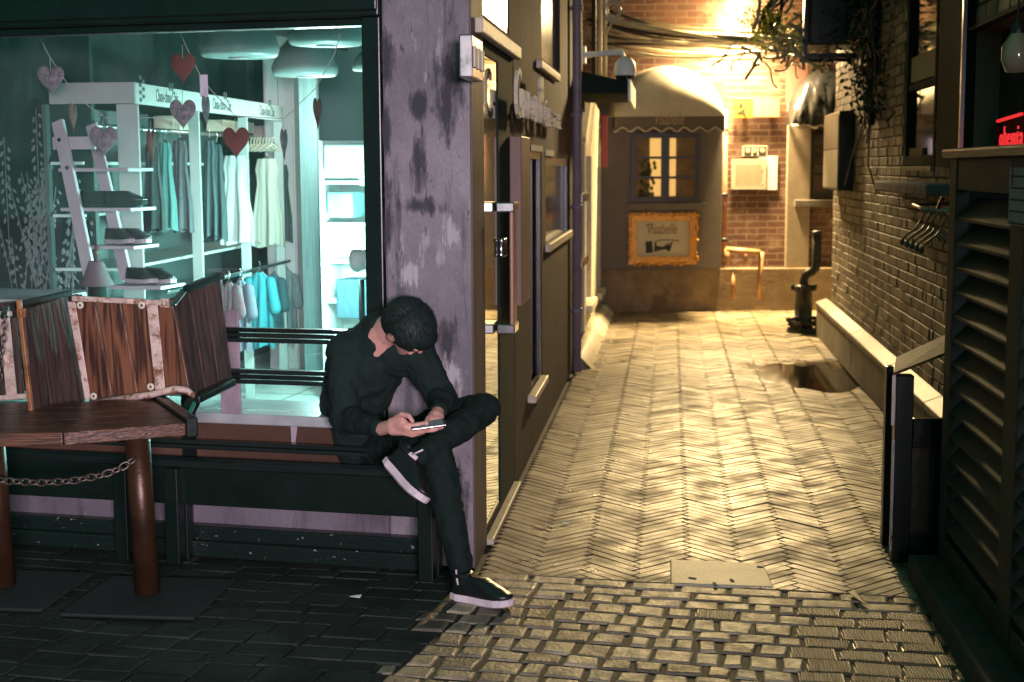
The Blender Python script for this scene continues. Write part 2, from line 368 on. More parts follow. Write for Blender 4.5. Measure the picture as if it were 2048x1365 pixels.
M_['peach'] = mat('peach_board', (.50, .30, .19), .5)
M_['cable'] = mat('pale_cable', (.50, .44, .32), .35, var=.3, vs=3)
M_['cabledark'] = mat('black_cable', (.025, .022, .018), .4)
M_['leaf'] = mat('leaf_green', (.11, .15, .02), .45, isl=.5)
def leafmat(name, c):
    m = mat(name, c, .5, isl=.5); nt = m.node_tree; N = nt.nodes; L = nt.links; b = N['Principled BSDF']
    t = N.new('ShaderNodeBsdfTranslucent'); t.inputs[0].default_value = (c[0] * 2.2, c[1] * 2.2, c[2] * 1.5, 1); x = N.new('ShaderNodeMixShader'); x.inputs[0].default_value = .5
    L.new(b.outputs[0], x.inputs[1]); L.new(t.outputs[0], x.inputs[2]); L.new(x.outputs[0], N['Material Output'].inputs[0]); return m
M_['leaf'] = leafmat('ivy_leaf', (.15, .18, .025))
M_['louvre'] = mat('dark_green_paint', (.018, .032, .026), .62, spec=.25, var=.25, vs=6, bump=.1, bs=40)
M_['copper'] = wood('copper_brown_board', (.20, .085, .04), (.10, .045, .025), (6, 40, 6), .65)
M_['sillstone'] = mat('violet_sill_stone', (.26, .21, .25), .8, var=.35, vs=12, bump=.5, bs=40)
M_['heartr'] = mat('red_felt', (.11, .007, .009), .85, var=.2, bump=.3, bs=120)
M_['heartp'] = mat('patterned_fabric', (.21, .145, .175), .85, col2=(.05, .032, .042), vs=60)
M_['string'] = mat('string', (.30, .30, .28), .8)
M_['dome'] = mat('pale_lamp_dome', (.26, .28, .27), .4, var=.1)
M_['darkwall'] = mat('dark_green_wall', (.012, .024, .021), .7, var=.2)
M_['ceil'] = mat('dark_ceiling', (.012, .018, .016), .8)
M_['cyanwall'] = mat('pale_blue_wall', (.22, .36, .36), .6)
M_['logo'] = mat('dark_green_lettering', (.03, .05, .045), .7)
M_['glass'] = glass('shop_glass', dust=.012)
M_['doorglass'] = glass('door_glass', (.35, .5, .45), 0, refl=2.2)
M_['darkglass'] = mat('dark_window_glass', (.015, .022, .022), .06, spec=.8)
M_['mirrorglass'] = mat('reflective_glass', (.50, .56, .48), .04, metal=.85, var=.2, vs=2)
M_['water'] = mat('puddle_water', (.008, .008, .007), .03, spec=.6, bump=.05, bs=16)
M_['lit'] = emis('lit_interior', (1, .62, .22), 1.6)
M_['red'] = emis('red_neon', (1, .035, .04), .85)
M_['reddim'] = mat('unlit_red_tube', (.20, .03, .03), .4)
M_['phonescr'] = mat('phone_screen', (.10, .13, .13), .12, emit=(.5, .7, .7), es=.06)
M_['banner'] = mat('red_banner', (.55, .09, .06), .7)
def brickmat(name, c1, c2, mort, patch):
    m = mat(name, c1, .8); nt = m.node_tree; N = nt.nodes; L = nt.links; b = N['Principled BSDF']
    tc = N.new('ShaderNodeTexCoord'); sp = N.new('ShaderNodeSeparateXYZ'); cb = N.new('ShaderNodeCombineXYZ')
    L.new(tc.outputs['Object'], sp.inputs[0]); L.new(sp.outputs[0], cb.inputs[0]); L.new(sp.outputs[2], cb.inputs[1])
    n0 = N.new('ShaderNodeTexNoise'); n0.inputs['Scale'].default_value = 9; L.new(cb.outputs[0], n0.inputs['Vector'])
    ad = N.new('ShaderNodeMix'); ad.data_type = 'RGBA'; ad.blend_type = 'ADD'; ad.inputs['Factor'].default_value = .02
    L.new(cb.outputs[0], ad.inputs['A']); L.new(n0.outputs['Color'], ad.inputs['B'])
    k = N.new('ShaderNodeTexBrick'); L.new(ad.outputs['Result'], k.inputs['Vector'])
    k.inputs['Color1'].default_value = (*c1, 1); k.inputs['Color2'].default_value = (*c2, 1); k.inputs['Mortar'].default_value = (*mort, 1)
    k.inputs['Scale'].default_value = 1; k.inputs['Brick Width'].default_value = .23; k.inputs['Row Height'].default_value = .072; k.inputs['Mortar Size'].default_value = .008
    n = N.new('ShaderNodeTexNoise'); n.inputs['Scale'].default_value = 2.2; n.inputs['Detail'].default_value = 8; n.inputs['Roughness'].default_value = .75; L.new(cb.outputs[0], n.inputs['Vector'])
    r = N.new('ShaderNodeValToRGB'); r.color_ramp.elements[0].position = .52; r.color_ramp.elements[1].position = .66; L.new(n.outputs['Fac'], r.inputs['Fac'])
    x = N.new('ShaderNodeMix'); x.data_type = 'RGBA'; L.new(r.outputs[0], x.inputs['Factor']); L.new(k.outputs['Color'], x.inputs['A']); x.inputs['B'].default_value = (*patch, 1)
    L.new(x.outputs['Result'], b.inputs['Base Color'])
    bp = N.new('ShaderNodeBump'); bp.inputs['Strength'].default_value = .7; bp.inputs['Distance'].default_value = .012; bp.invert = True
    L.new(k.outputs['Fac'], bp.inputs['Height'])
    n2 = N.new('ShaderNodeTexNoise'); n2.inputs['Scale'].default_value = 60; L.new(cb.outputs[0], n2.inputs['Vector'])
    b2 = N.new('ShaderNodeBump'); b2.inputs['Strength'].default_value = .3; b2.inputs['Distance'].default_value = .01; L.new(n2.outputs['Fac'], b2.inputs['Height']); L.new(bp.outputs[0], b2.inputs['Normal'])
    L.new(b2.outputs[0], b.inputs['Normal']); return m
M_['farbrick'] = brickmat('red_brick', (.135, .060, .040), (.09, .042, .030), (.20, .14, .095), (.30, .21, .14))
m = mat('ribbed_brick', (.14, .115, .08), .38, var=.4, vs=5, isl=.35); nt = m.node_tree
tc = nt.nodes.new('ShaderNodeTexCoord'); wv = nt.nodes.new('ShaderNodeTexWave'); wv.inputs['Scale'].default_value = 36; wv.bands_direction = 'X'
bp = nt.nodes.new('ShaderNodeBump'); bp.inputs['Strength'].default_value = .6; bp.inputs['Distance'].default_value = .005
nt.links.new(tc.outputs['Object'], wv.inputs['Vector']); nt.links.new(wv.outputs['Fac'], bp.inputs['Height']); nt.links.new(bp.outputs[0], nt.nodes['Principled BSDF'].inputs['Normal'])
M_['ribbed'] = m
# ================================================================== GROUND
YH = 5.40
def YB(x): return YH - .019 - .1056 * (x + .2)
gm = MB(); gm.add([(-60, -30, -.02), (60, -30, -.02), (60, 80, -.02), (-60, 80, -.02)], [(0, 1, 2, 3)])
struct('ground', gm, M_['joint'], loc=(0, 0, 0))
gm = MB(); gm.add([(-7, 2, -.0075), (2.2, 2, -.0075), (2.2, YH - .26, -.0075), (-7, YH + .7, -.0075)], [(0, 1, 2, 3)]); gm.add([(-.8, YH - .2, -.0085), (1.45, YH - .2, -.0085), (1.45, 9.2, -.0085), (-.8, 9.2, -.0085)], [(0, 1, 2, 3)])
struct('paving_bed', gm, M_['joint'], loc=(0, 0, 0))
PUD = [(1.12, 11.2, .50, .80), (1.22, 10.5, .35, .5)]
def dip(x, y):
    d = 0
    for (cx, cy_, rx, ry) in PUD: d -= .015 * math.exp(-((x - cx) / rx) ** 2 - ((y - cy_) / ry) ** 2)
    return d
def block(mb, q, top, h=.03, bev=.006):     # q: four ground corners (ccw), top: four heights; rounded arris in two steps
    cx = sum(p[0] for p in q) / 4; cy_ = sum(p[1] for p in q) / 4
    vs = []
    for kz, kx in ((h, 0), (bev * 1.0, 0), (bev * .35, .75), (0, 1.9)):
        for p, t in zip(q, top):
            dx, dy = cx - p[0], cy_ - p[1]; l = math.hypot(dx, dy) + 1e-6; k = bev * kx / l
            vs.append((p[0] + dx * k, p[1] + dy * k, t - kz))
    fs = [(12, 13, 14, 15)]
    for a in (0, 4, 8):
        for i in range(4): j = (i + 1) % 4; fs.append((a + i, a + j, a + 4 + j, a + 4 + i))
    mb.add(vs, fs[:1]); mb.f += [tuple(i + len(mb.v) - 16 for i in f) for f in fs[1:]]; mb.sm += [False] * 12
# border between cobbles and herringbone
hb = MB(); wbk = .048; nbk = 6; rng = random.Random(3)
ca = math.sqrt(.5); gp = .0040
def hb_pt(a, b): return ((a - b) * ca * wbk + .3, (a + b) * ca * wbk + 5.0)
for a in range(-80, 320):
    for b in range(-80, 320):
        k = (a - b) % (2 * nbk)
        if k == 0: u0, u1, v0, v1 = a, a + nbk, b, b + 1
        elif k == 2 * nbk - 1: u0, u1, v0, v1 = a, a + 1, b, b + nbk
        else: continue
        cx, cy_ = hb_pt((u0 + u1) / 2, (v0 + v1) / 2)
        if not (YB(cx) - .15 < cy_ < 16.2): continue
        if cy_ < 13.4 and not (-.80 < cx < 1.45): continue
        if not (-.9 < cx < 4): continue
        if -.02 < cx < .36 and cy_ < 5.55: continue
        g = gp / wbk
        q = [hb_pt(u0 + g, v0 + g), hb_pt(u1 - g, v0 + g), hb_pt(u1 - g, v1 - g), hb_pt(u0 + g, v1 - g)]
        if min(p[1] - YB(p[0]) for p in q) < 0:          # cut cleanly along the border course
            c_ = []
            for i_ in range(4):
                p, n_ = q[i_], q[(i_ + 1) % 4]; fp_, fn_ = p[1] - YB(p[0]), n_[1] - YB(n_[0])
                if fp_ >= 0: c_.append(p)
                if fp_ * fn_ < 0: t_ = fp_ / (fp_ - fn_); c_.append((p[0] + (n_[0] - p[0]) * t_, p[1] + (n_[1] - p[1]) * t_))
            if len(c_) > 2: m_ = len(c_); hb.add([(x_, y_, -.03) for x_, y_ in c_] + [(x_, y_, .0) for x_, y_ in c_], [tuple(range(m_, 2 * m_))] + [(i_, (i_ + 1) % m_, (i_ + 1) % m_ + m_, i_ + m_) for i_ in range(m_)])
            continue
        z = dip(cx, cy_) + rng.gauss(0, .0010) + .0015 * noise.noise(Vector((cx * 1.3, cy_ * 1.3, 0))); tx, ty = rng.gauss(0, .005), rng.gauss(0, .005)
        block(hb, q, [z + (p[0] - cx) * tx + (p[1] - cy_) * ty for p in q], bev=.0016)
struct('alley_paving', hb, M_['paver'], loc=(0, 0, 0))
# cobbles in front; left pavers' dark colour paints the building corner's shadow
cob = MB(); rib = MB(); drk = MB()
def front(px_, py_): return px_ * .0 + py_
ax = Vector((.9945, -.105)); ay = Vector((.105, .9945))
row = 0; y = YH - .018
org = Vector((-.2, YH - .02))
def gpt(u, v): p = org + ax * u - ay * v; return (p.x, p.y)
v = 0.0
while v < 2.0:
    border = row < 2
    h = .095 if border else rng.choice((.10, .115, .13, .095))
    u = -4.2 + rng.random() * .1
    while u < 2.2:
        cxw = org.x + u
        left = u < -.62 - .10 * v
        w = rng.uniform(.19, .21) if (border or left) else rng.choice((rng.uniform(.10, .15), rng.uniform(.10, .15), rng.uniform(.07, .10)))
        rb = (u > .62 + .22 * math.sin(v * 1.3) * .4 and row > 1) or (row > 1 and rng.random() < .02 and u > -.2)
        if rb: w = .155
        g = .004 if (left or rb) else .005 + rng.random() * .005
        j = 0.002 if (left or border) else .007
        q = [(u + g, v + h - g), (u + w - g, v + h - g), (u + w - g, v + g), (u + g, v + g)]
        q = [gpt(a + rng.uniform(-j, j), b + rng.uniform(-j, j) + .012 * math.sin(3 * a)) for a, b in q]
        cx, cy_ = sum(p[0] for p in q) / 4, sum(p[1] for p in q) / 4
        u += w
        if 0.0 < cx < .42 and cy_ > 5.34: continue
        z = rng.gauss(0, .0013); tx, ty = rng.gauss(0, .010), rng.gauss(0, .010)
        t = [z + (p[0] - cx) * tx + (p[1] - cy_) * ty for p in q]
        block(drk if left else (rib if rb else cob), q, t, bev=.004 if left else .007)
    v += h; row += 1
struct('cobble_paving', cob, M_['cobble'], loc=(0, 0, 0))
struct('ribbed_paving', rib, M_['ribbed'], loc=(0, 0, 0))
struct('shaded_paving', drk, M_['pavershaded'], loc=(0, 0, 0))
sl = MB(); q = [gz(*p) for p in ((1340, 1168), (1548, 1176), (1527, 1128), (1340, 1120))]
sl.slab([Vector((p.x, p.y, .0035)) for p in q], .03, Vector((0, 0, 1)))
struct('stone_slab', sl, M_['slabm'], bevel=.006)
sl = MB()
for (a, b) in (((1378, 1158), (1392, 1160)), ((1514, 1136), (1526, 1137)), ((1462, 1161), (1466, 1166)), ((1428, 1168), (1432, 1174))):
    p, q = gz(*a), gz(*b); sl.bar((p.x, p.y, .0045), (q.x, q.y, .0045), .012, .004)
struct('slab_slots', sl, M_['joint'])
pw = MB(); n = 40; pts = []
for i in range(n):
    th = 2 * math.pi * i / n; r = 1 + .10 * math.sin(3 * th + 1) + .06 * math.sin(7 * th)
    pts.append((min(1.386, 1.13 + .40 * r * math.cos(th) + .10 * math.sin(th) * -1), 11.15 + .85 * r * math.sin(th), -.0108))
pw.add(pts, [tuple(range(n))]); struct('puddle_water', pw, M_['water'])
# ================================================================== END WALL BUILDING (red brick)
B = thing('end_building', 'red brick building with stone plinth closing off the end of the alley', 'building', FW.o)
fm = MB(FW.M); fm.box(-4, 6, .001, .4, 0, 6.5); link('brick_wall', fm, M_['farbrick'], B)
def fx(px, py, v=0): return FW.px(px, py, v)
_, zp = fx(1400, 536)
fm = MB(FW.M); fm.box(-1.0, 5, -.10, .0, -.03, zp); link('plinth', fm, M_['stone'], B, bevel=.012)
u0, _ = fx(1200, 400, -.18); u1, _ = fx(1444, 400, -.18); _, zt = fx(1400, 160, -.18)
fm = MB(FW.M); fm.box(u0 - .3, u1, -.18, 0, zp + .001, zt); link('rendered_bay', fm, M_['greyrender'], B, bevel=.01)
u2, _ = fx(1573, 400, -.06); u3, _ = fx(1620, 400, -.06); _, zz = fx(1590, 128, -.06)
fm = MB(FW.M); fm.box(u2, u3, -.07, 0, zp + .001, zz); link('pilaster', fm, M_['pilaster'], B, bevel=.008)
def farwindow(px0, py0, px1, py1, v, label=None, cols=2):
    a, zt = fx(px0, py0, v); b, zb = fx(px1, py1, v)
    w = MB(FW.M); t = .045
    w.box(a, a + t, v - .03, v + .02, zb, zt); w.box(b - t, b, v - .03, v + .02, zb, zt)
    w.box(a + t, b - t, v - .03, v + .02, zt - t, zt); w.box(a + t, b - t, v - .03, v + .02, zb, zb + t)
    if cols == 2: w.box((a + b) / 2 - .045, (a + b) / 2 + .045, v - .028, v + .02, zb + t, zt - t)
    for k in (1, 2): z = zb + t + (zt - zb - 2 * t) * k / 3; w.box(a + t, b - t, v - .022, v + .018, z - .014, z + .014)
    f = link('window', w, M_['iron'], B)
    p = MB(FW.M); p.box(a + t * .6, b - t * .6, v + .002, v + .008, zb + t * .6, zt - t * .6); link('pane', p, M_['farpane'], f)
    return a, b, zb, zt, f
M_['farpane'] = glass('small_window_glass', (.8, .75, .65), .05, refl=.8)
a, b, zb, zt, f1 = farwindow(1262, 268, 1398, 403, -.225)
# lit room behind: curtains
lt = MB(FW.M); h = zt - zb
for k, (s0, s1) in enumerate(((.28, .40), (.40, .47), (.56, .66))): lt.box(a + (b - a) * s0, a + (b - a) * s1, -.199 + .001 * k, -.197 + .001 * k, zb + .06, zt - .05)
link('lit_curtain', lt, M_['lit'], f1)
lt = MB(FW.M); lt.box(a + .02, b - .02, -.192, -.184, zb + .02, zt - .02); link('dim_curtain', lt, mat('dim_curtain', (.30, .2, .13), .8, var=.5, vs=9, emit=(.5, .28, .12), es=.10), f1)
lt = MB(FW.M)
for i in range(40):
    uu, z = a + .1 + abs(random.gauss(.08, .06)), zb + .05 + random.random() * .42
    lt.ell(FW.M.inverted() @ FW.w(uu, -.207, z), (.02, .003, .028), seg=6, rings=4)
link('plant_silhouette', lt, M_['leaf'], f1)
sm = MB(FW.M); s0, z0 = fx(1255, 421, -.2); s1, z1 = fx(1412, 404, -.2); sm.box(s0, s1, -.21, -.181, z0, z1 - .01); link('window_sill', sm, M_['greyrender'], B, bevel=.006)
a2, b2, zb2, zt2, f2 = farwindow(1620, 268, 1700, 392, -.02)
lt = MB(FW.M); lt.box(a2 + .05, b2 - .05, -.012, -.010, zb2 + .03, zb2 + .35); link('dim_curtain', lt, mat('dim_pane', (.2, .13, .1), .7, emit=(.5, .2, .1), es=.05), f2)
sm = MB(FW.M); s0, z0 = fx(1590, 414, -.1); s1, z1 = fx(1700, 400, -.1); sm.box(s0, s1, -.10, -.001, z0, z1); link('window_sill', sm, M_['greyrender'], B, bevel=.006)
# arched awning
AW = thing('arched_awning', 'cream quarter dome awning with dark scalloped valance over the lit window', 'awning', FW.w(.5, -.18, 2))
ac, zbase = fx(1332, 236, -.18); ar = fx(1448, 236, -.18)[0] - ac; ztop = fx(1335, 133, -.18)[1]; dep = .42
ah = ztop - zbase
dm = MB(FW.M); NS, NR = 24, 10; vs = []; fs = []
for j in range(NR + 1):
    ph = math.pi / 2 * j / NR                      # 0 at wall ... front
    for i in range(NS + 1):
        th = math.pi * i / NS
        vs.append((ac - ar * math.cos(th) * (1 - .08 * math.sin(ph)), -.185 - dep * math.sin(ph), zbase + ah * math.sin(th) * math.cos(ph) ** .9 if j < NR else zbase))
for j in range(NR):
    for i in range(NS): a_ = j * (NS + 1) + i; fs.append((a_, a_ + 1, a_ + NS + 2, a_ + NS + 1))
dm.add(vs, fs, True); link('canopy', dm, M_['awning'], AW)
zv = fx(1335, 256, -.45)[1]
def vz(u): return zv - .022 + .022 * math.sin((u - ac) * 2 * math.pi / .165)
vl = MB(FW.M); vb = MB(FW.M); path = []
for i in range(61): path.append((ac - ar * .92 + 2 * ar * .92 * i / 60, -.185 - dep))
path = [(ac - ar * .93, -.185 - dep * t) for t in (0, .33, .66)] + path + [(ac + ar * .93, -.185 - dep * t) for t in (.66, .33, 0)]
vs = [];fs = []
for (u, v_) in path: vs += [(u, v_, zbase), (u, v_, vz(u + v_))]
for i in range(len(path) - 1): fs.append((2 * i, 2 * i + 1, 2 * i + 3, 2 * i + 2))
vl.add(vs, fs); o = link('valance', vl, M_['valance'], AW)
md = o.modifiers.new('s', 'SOLIDIFY'); md.thickness = .006
vb.tube([(u, v_ - .005, vz(u + v_)) for u, v_ in path], .008, 6); link('valance_trim', vb, M_['awning'], AW)
lt = MB()
tu0, tz0 = fx(1311, 250, -.62); tu1, tz1 = fx(1369, 224, -.62)
text_on(lt, 'Visabelle', lambda u, d, z: FW.w(u, -.185 - dep - .006 - d, z), tu0, tu1, tz0, tz1, .003, 0, .35)
link('lettering', lt, mat('faded_lettering', (.30, .22, .16), .8), AW)
lt = MB(); vs = [(u, -.186 - dep * .5, z) for u, z in ()]
# gilt picture sign
G = thing('gilt_framed_sign', 'ornate gold picture frame with brown script sign below the lit window', 'sign', FW.w(.5, -.2, .6))
a, zt = fx(1258, 427, -.22); b, zb = fx(1394, 529, -.22); fw_ = .085
gm = MB(FW.M)
for k, (t0, t1, pr) in enumerate(((0, .035, .035), (.03, .06, .055), (.055, .085, .04))):
    gm.box(a + t0, a + t1, -.184 - pr, -.182, zb + t0, zt - t0); gm.box(b - t1, b - t0, -.184 - pr, -.182, zb + t0, zt - t0)
    gm.box(a + t1, b - t1, -.185 - pr, -.182, zt - t1, zt - t0); gm.box(a + t1, b - t1, -.185 - pr, -.182, zb + t0, zb + t1)
for i in range(90):
    t = random.random(); e = random.choice('tblr'); of = random.uniform(-.006, .03)
    p = {'t': (a + (b - a) * t, zt - of), 'b': (a + (b - a) * t, zb + of), 'l': (a + of, zb + (zt - zb) * t), 'r': (b - of, zb + (zt - zb) * t)}[e]
    gm.ell((p[0], -.225, p[1]), (random.uniform(.012, .024), .018, random.uniform(.012, .022)), seg=8, rings=5)
link('frame', gm, M_['gold'], G)
gm = MB(FW.M); gm.box(a + .07, b - .07, -.190, -.183, zb + .07, zt - .07); link('panel', gm, M_['paper'], G)
lt = MB(); tu0, tz0 = fx(1296, 469, -.2); tu1, tz1 = fx(1355, 447, -.2)
text_on(lt, 'Visabelle', lambda u, d, z: FW.w(u, -.191 - d, z), tu0, tu1, tz0, tz1, .002, 0, .3)
lt.tube([FW.w(*p) for p in ((tu0 - .02, -.194, tz1 - .03), (tu0 + .03, -.194, tz1), (tu0 + .05, -.194, tz1 - .06))], .005, 5)
link('lettering', lt, M_['ink'], G)
lt = MB(FW.M); q = lambda px, py: fx(px, py, -.19)
for pts in (((1291, 484), (1304, 482), (1306, 505), (1292, 507)), ((1309, 484), (1313, 484), (1312, 504), (1308, 504)), ((1312, 492), (1326, 494), (1338, 486), (1340, 503), (1330, 499), (1312, 503)), ((1342, 484), (1346, 484), (1340, 503), (1335, 503))):
    lt.poly([q(*p) for p in pts], -.193, -.189, lambda u, z, d: (u, d, z))
lt.tube([(q(1312, 482)[0], -.193, q(1312, 482)[1]), (q(1330, 480)[0], -.193, q(1330, 480)[1]), (q(1358, 482)[0], -.193, q(1358, 482)[1])], .004, 5)
link('drawing', lt, M_['inkblack'], G)
# yellow board
Y = thing('yellow_sign', 'yellow and peach board with black arrow high on the brick wall', 'sign', FW.w(1.6, -.05, 2.4))
a, zt = fx(1468, 197, -.05); b, zb = fx(1560, 236, -.05)
gm = MB(FW.M); gm.box(a, b, -.06, -.03, zb, zt); link('board', gm, M_['yellow'], Y, bevel=.004)
gm = MB(FW.M); m1 = fx(1507, 200, -.06)[0]; gm.box(m1, b - .01, -.063, -.0605, zb + .01, zt - .01); link('peach_panel', gm, M_['peach'], Y)
gm = MB(FW.M); q = lambda px, py: fx(px, py, -.06)
gm.poly([q(*p) for p in ((1474, 226), (1491, 216), (1489, 223), (1493, 233), (1486, 228))], -.0635, -.0605, lambda u, z, d: (u, d, z))
gm.poly([q(1482 + 4 * math.cos(t), 211 + 4 * math.sin(t)) for t in [i * .524 for i in range(12)]], -.0635, -.0605, lambda u, z, d: (u, d, z))
link('arrow_mark', gm, M_['inkblack'], Y)
gm = MB(FW.M); gm.box(a + .1, a + .14, -.03, 0, zb + .05, zt - .05); link('bracket', gm, M_['iron'], Y); gm = MB(FW.M); gm.box(b - .14, b - .1, -.03, 0, zb + .05, zt - .05); link('bracket', gm, M_['iron'], Y)
# picture strip + notice papers
Pn = thing('picture_strip', 'row of three small dark pictures in white frame above the paper notices', 'sign', FW.w(1.7, -.02, 1.8))
a, zt = fx(1485, 292, -.02); b, zb = fx(1535, 313, -.02)
gm = MB(FW.M); gm.box(a, b, -.02, -.001, zb, zt); link('board', gm, M_['cream'], Pn, bevel=.003)
gm = MB(FW.M)
for s0, s1 in ((.07, .36), (.42, .58), (.64, .94)): gm.box(a + (b - a) * s0, a + (b - a) * s1, -.0225, -.0205, zb + .012, zt - .012)
link('picture', gm, M_['inkblack'], Pn)
gm = MB(FW.M)
for s in (.22, .5, .80): gm = MB(FW.M); gm.ell((a + (b - a) * s, -.0235, (zb + zt) / 2 + .004), (.028 if s != .5 else .016, .0015, .03), seg=10, rings=6); link('picture_detail', gm, M_['cream'], Pn)
def paper(name, px0, py0, px1, py1, v, label, m, lines=0):
    a, zt = fx(px0, py0, v); b, zb = fx(px1, py1, v)
    gm = MB(FW.M); gm.box(a, b, v - .004, v + .004, zb, zt); o = single(name, gm, m, label, 'notice')
    if lines:
        lm = MB(FW.M)
        for i in range(lines):
            z = zt - .06 - (zt - zb - .1) * i / lines; x0 = a + .05
            while x0 < b - .06:
                w = random.uniform(.01, .04); lm.box(x0, x0 + w, v - .0055, v - .0042, z - .008, z); x0 += w + .012
        link('writing', lm, mat('faint_writing', (.42, .36, .26), .8), o)
paper('paper_notice', 1463, 318, 1532, 379, -.03, 'wide cream paper notice with faint writing pinned on the brick wall', M_['paper'], 11)
paper('paper_notice', 1518, 312, 1554, 380, -.015, 'narrow bright white sheet behind the right edge of the cream notice', M_['white'])
def ppipe(pts, r, name, m, label, cat, seg=8, group=None):
    gm = MB(); gm.tube(pts, r, seg); return single(name, gm, m, label, cat, group=group)
fp = lambda px, py, v=-.06: FW.w(fx(px, py, v)[0], v, fx(px, py, v)[1])
DP = thing('drain_pipe', 'rusty brown downpipe between grey bay and brick wall at the alley end', 'pipe', fp(1449, 500))
gm = MB(); gm.tube([fp(1449, 218), fp(1448, 400), fp(1447, 505)], .035, 10); link('pipe', gm, mat('rusty_pipe', (.36, .17, .09), .6, var=.4, vs=6), DP)
gm = MB(FW.M)
for py in (260, 390, 480): gm = MB(FW.M); u, z = fx(1448, py, -.06); gm.lathe([(.036, -.02), (.046, -.018), (.046, .018), (.036, .02)], (u, -.06, z), 10); link('pipe_collar', gm, M_['iron'], DP)
LP = thing('low_pipework', 'low rusty pipe frame with taps standing on the stone plinth', 'pipe', fp(1480, 590, -.2))
rp = mat('rusty_pipework', (.34, .18, .08), .55, var=.5, vs=8)
gm = MB(); gm.tube([fp(1452, 500, -.2), fp(1520, 506, -.2)], .035, 8); gm.tube([fp(1455, 498, -.2), fp(1455, 530, -.2)], .03, 8); link('crossbar', gm, rp, LP)
for pts in (((1466, 545), (1467, 598)), ((1524, 504), (1519, 560), (1517, 600)), ((1492, 498), (1491, 530))):
    gm = MB(); gm.tube([fp(*p, -.2) for p in pts], .026, 8); link('upright_pipe', gm, rp, LP)
# right-hand black awning, gathered
BA = thing('black_awning', 'folded shiny black vinyl awning over the second far window', 'awning', fp(1610, 190, -.1))
gm = MB(FW.M); NS, NR = 26, 12; vs = []; fs = []
c0, zb_ = fx(1655, 252, -.1); rr = c0 - fx(1572, 250, -.1)[0]; hh = fx(1640, 135, -.1)[1] - zb_
for j in range(NR + 1):
    ph = math.pi / 2 * j / NR
    for i in range(NS + 1):
        th = math.pi * i / NS; wr = .03 * math.sin(i * 1.9 + j * .7) + .02 * math.sin(i * 3.1 - j)
        vs.append((c0 - rr * math.cos(th) + wr * .4, -.1 - .35 * math.sin(ph) + wr, zb_ + hh * math.sin(th) * math.cos(ph) + wr * .6))
for j in range(NR):
    for i in range(NS): a_ = j * (NS + 1) + i; fs.append((a_, a_ + 1, a_ + NS + 2, a_ + NS + 1))
gm.add(vs, fs, True); link('canopy', gm, M_['blackvinyl'], BA)
gm = MB(FW.M); gm.tube([(c0 - rr + 2 * rr * i / 30, -.46, zb_ - .02 + .018 * math.sin(i * 1.4)) for i in range(31)], .012, 6); link('trim', gm, M_['awning'], BA)
bk = MB(FW.M); u0, zt = fx(1572, 130, -.05); u1, zb = fx(1614, 205, -.05); bk.box(u0, u1, -.075, -.071, zb, zt)
single('pink_board', bk, mat('faded_pink_board', (.48, .24, .19), .7), 'faded pink board on the wall above the black awning', 'board')
# end lamp
LPOS = FW.w(fx(1480, 12, -.15)[0], -.15, fx(1480, 12, -.15)[1])
L1 = thing('wall_lamp', 'bright warm wall lamp with shallow dish shade high on the end wall', 'lamp', FW.w(fx(1480, 14)[0], 0, LPOS.z))
gm = MB(); gm.tube([FW.w(fx(1480, 0)[0], 0, LPOS.z + .22), FW.w(fx(1480, 0)[0], -.1, LPOS.z + .25), LPOS + Vector((0, 0, .14))], .015, 8); link('arm', gm, M_['iron'], L1)
gm = MB(); gm.lathe([(.02, .17), (.04, .15), (.12, .10), (.125, .09), (.12, .095), (.04, .14)], LPOS, 24); link('shade', gm, M_['iron'], L1)
gm = MB(); gm.ell(LPOS + Vector((0, 0, .05)), (.055, .055, .07)); link('bulb', gm, emis('lamp_bulb', (1, .72, .32), 160), L1)
lamp('wall_lamp_light', 'POINT', LPOS + Vector((0, -.01, -.02)), 75, (1, .70, .34), size=.05)
lamp('wall_lamp_beam', 'SPOT', LPOS + Vector((0, -.05, .0)), 6000, (1, .71, .33), (.45, 14.35, 0), .17, None, 134, 1.0)
# ================================================================== CORNER SHOP BUILDING (left)
def holes(mb, u0, u1, z0, z1, v0, v1, hs):
    us = sorted({u0, u1} | {min(max(h[k], u0), u1) for h in hs for k in (0, 1)})
    for a, b in zip(us, us[1:]):
        if b - a < 1e-4: continue
        mid = (a + b) / 2; cuts = sorted((h[2], h[3]) for h in hs if h[0] < mid < h[1]); z = z0
        for c, d in cuts:
            if c > z + 1e-4: mb.box(a, b, v0, v1, z, c)
            z = max(z, d)
        if z < z1 - 1e-4: mb.box(a, b, v0, v1, z, z1)
fpx = FAC.px
A = thing('corner_shop', 'old rendered corner shop with lit cyan show window and boarded alley side', 'building', (XL, 5.481, 0))
uR = fpx(766, 300)[0]; uG = fpx(729, 300)[0]; zS = .60; zT = 2.19
fm = MB(FAC.M); fm.hexa([(uR, 0, 0), (-.001, 0, 0), (-.131 * .33 - .012, .33, 0), (uR, .33, 0)], [(uR, 0, 5), (-.001, 0, 5), (-.131 * .33 - .012, .33, 5), (uR, .33, 5)]); link('front_pillar', fm, M_['concrete'], A, bevel=.012)
fm = MB(FAC.M); fm.box(-6, uR - .001, -.03, .33, zT, 5); fm.box(-6, uR - .002, -.05, -.031, zT + .02, zT + .10); link('lintel', fm, M_['black'], A, bevel=.006)
fm = MB(FAC.M); fm.box(-6, uR - .001, 0, .33, .33, zS - .045); link('brown_panel', fm, M_['brownwall'], A)
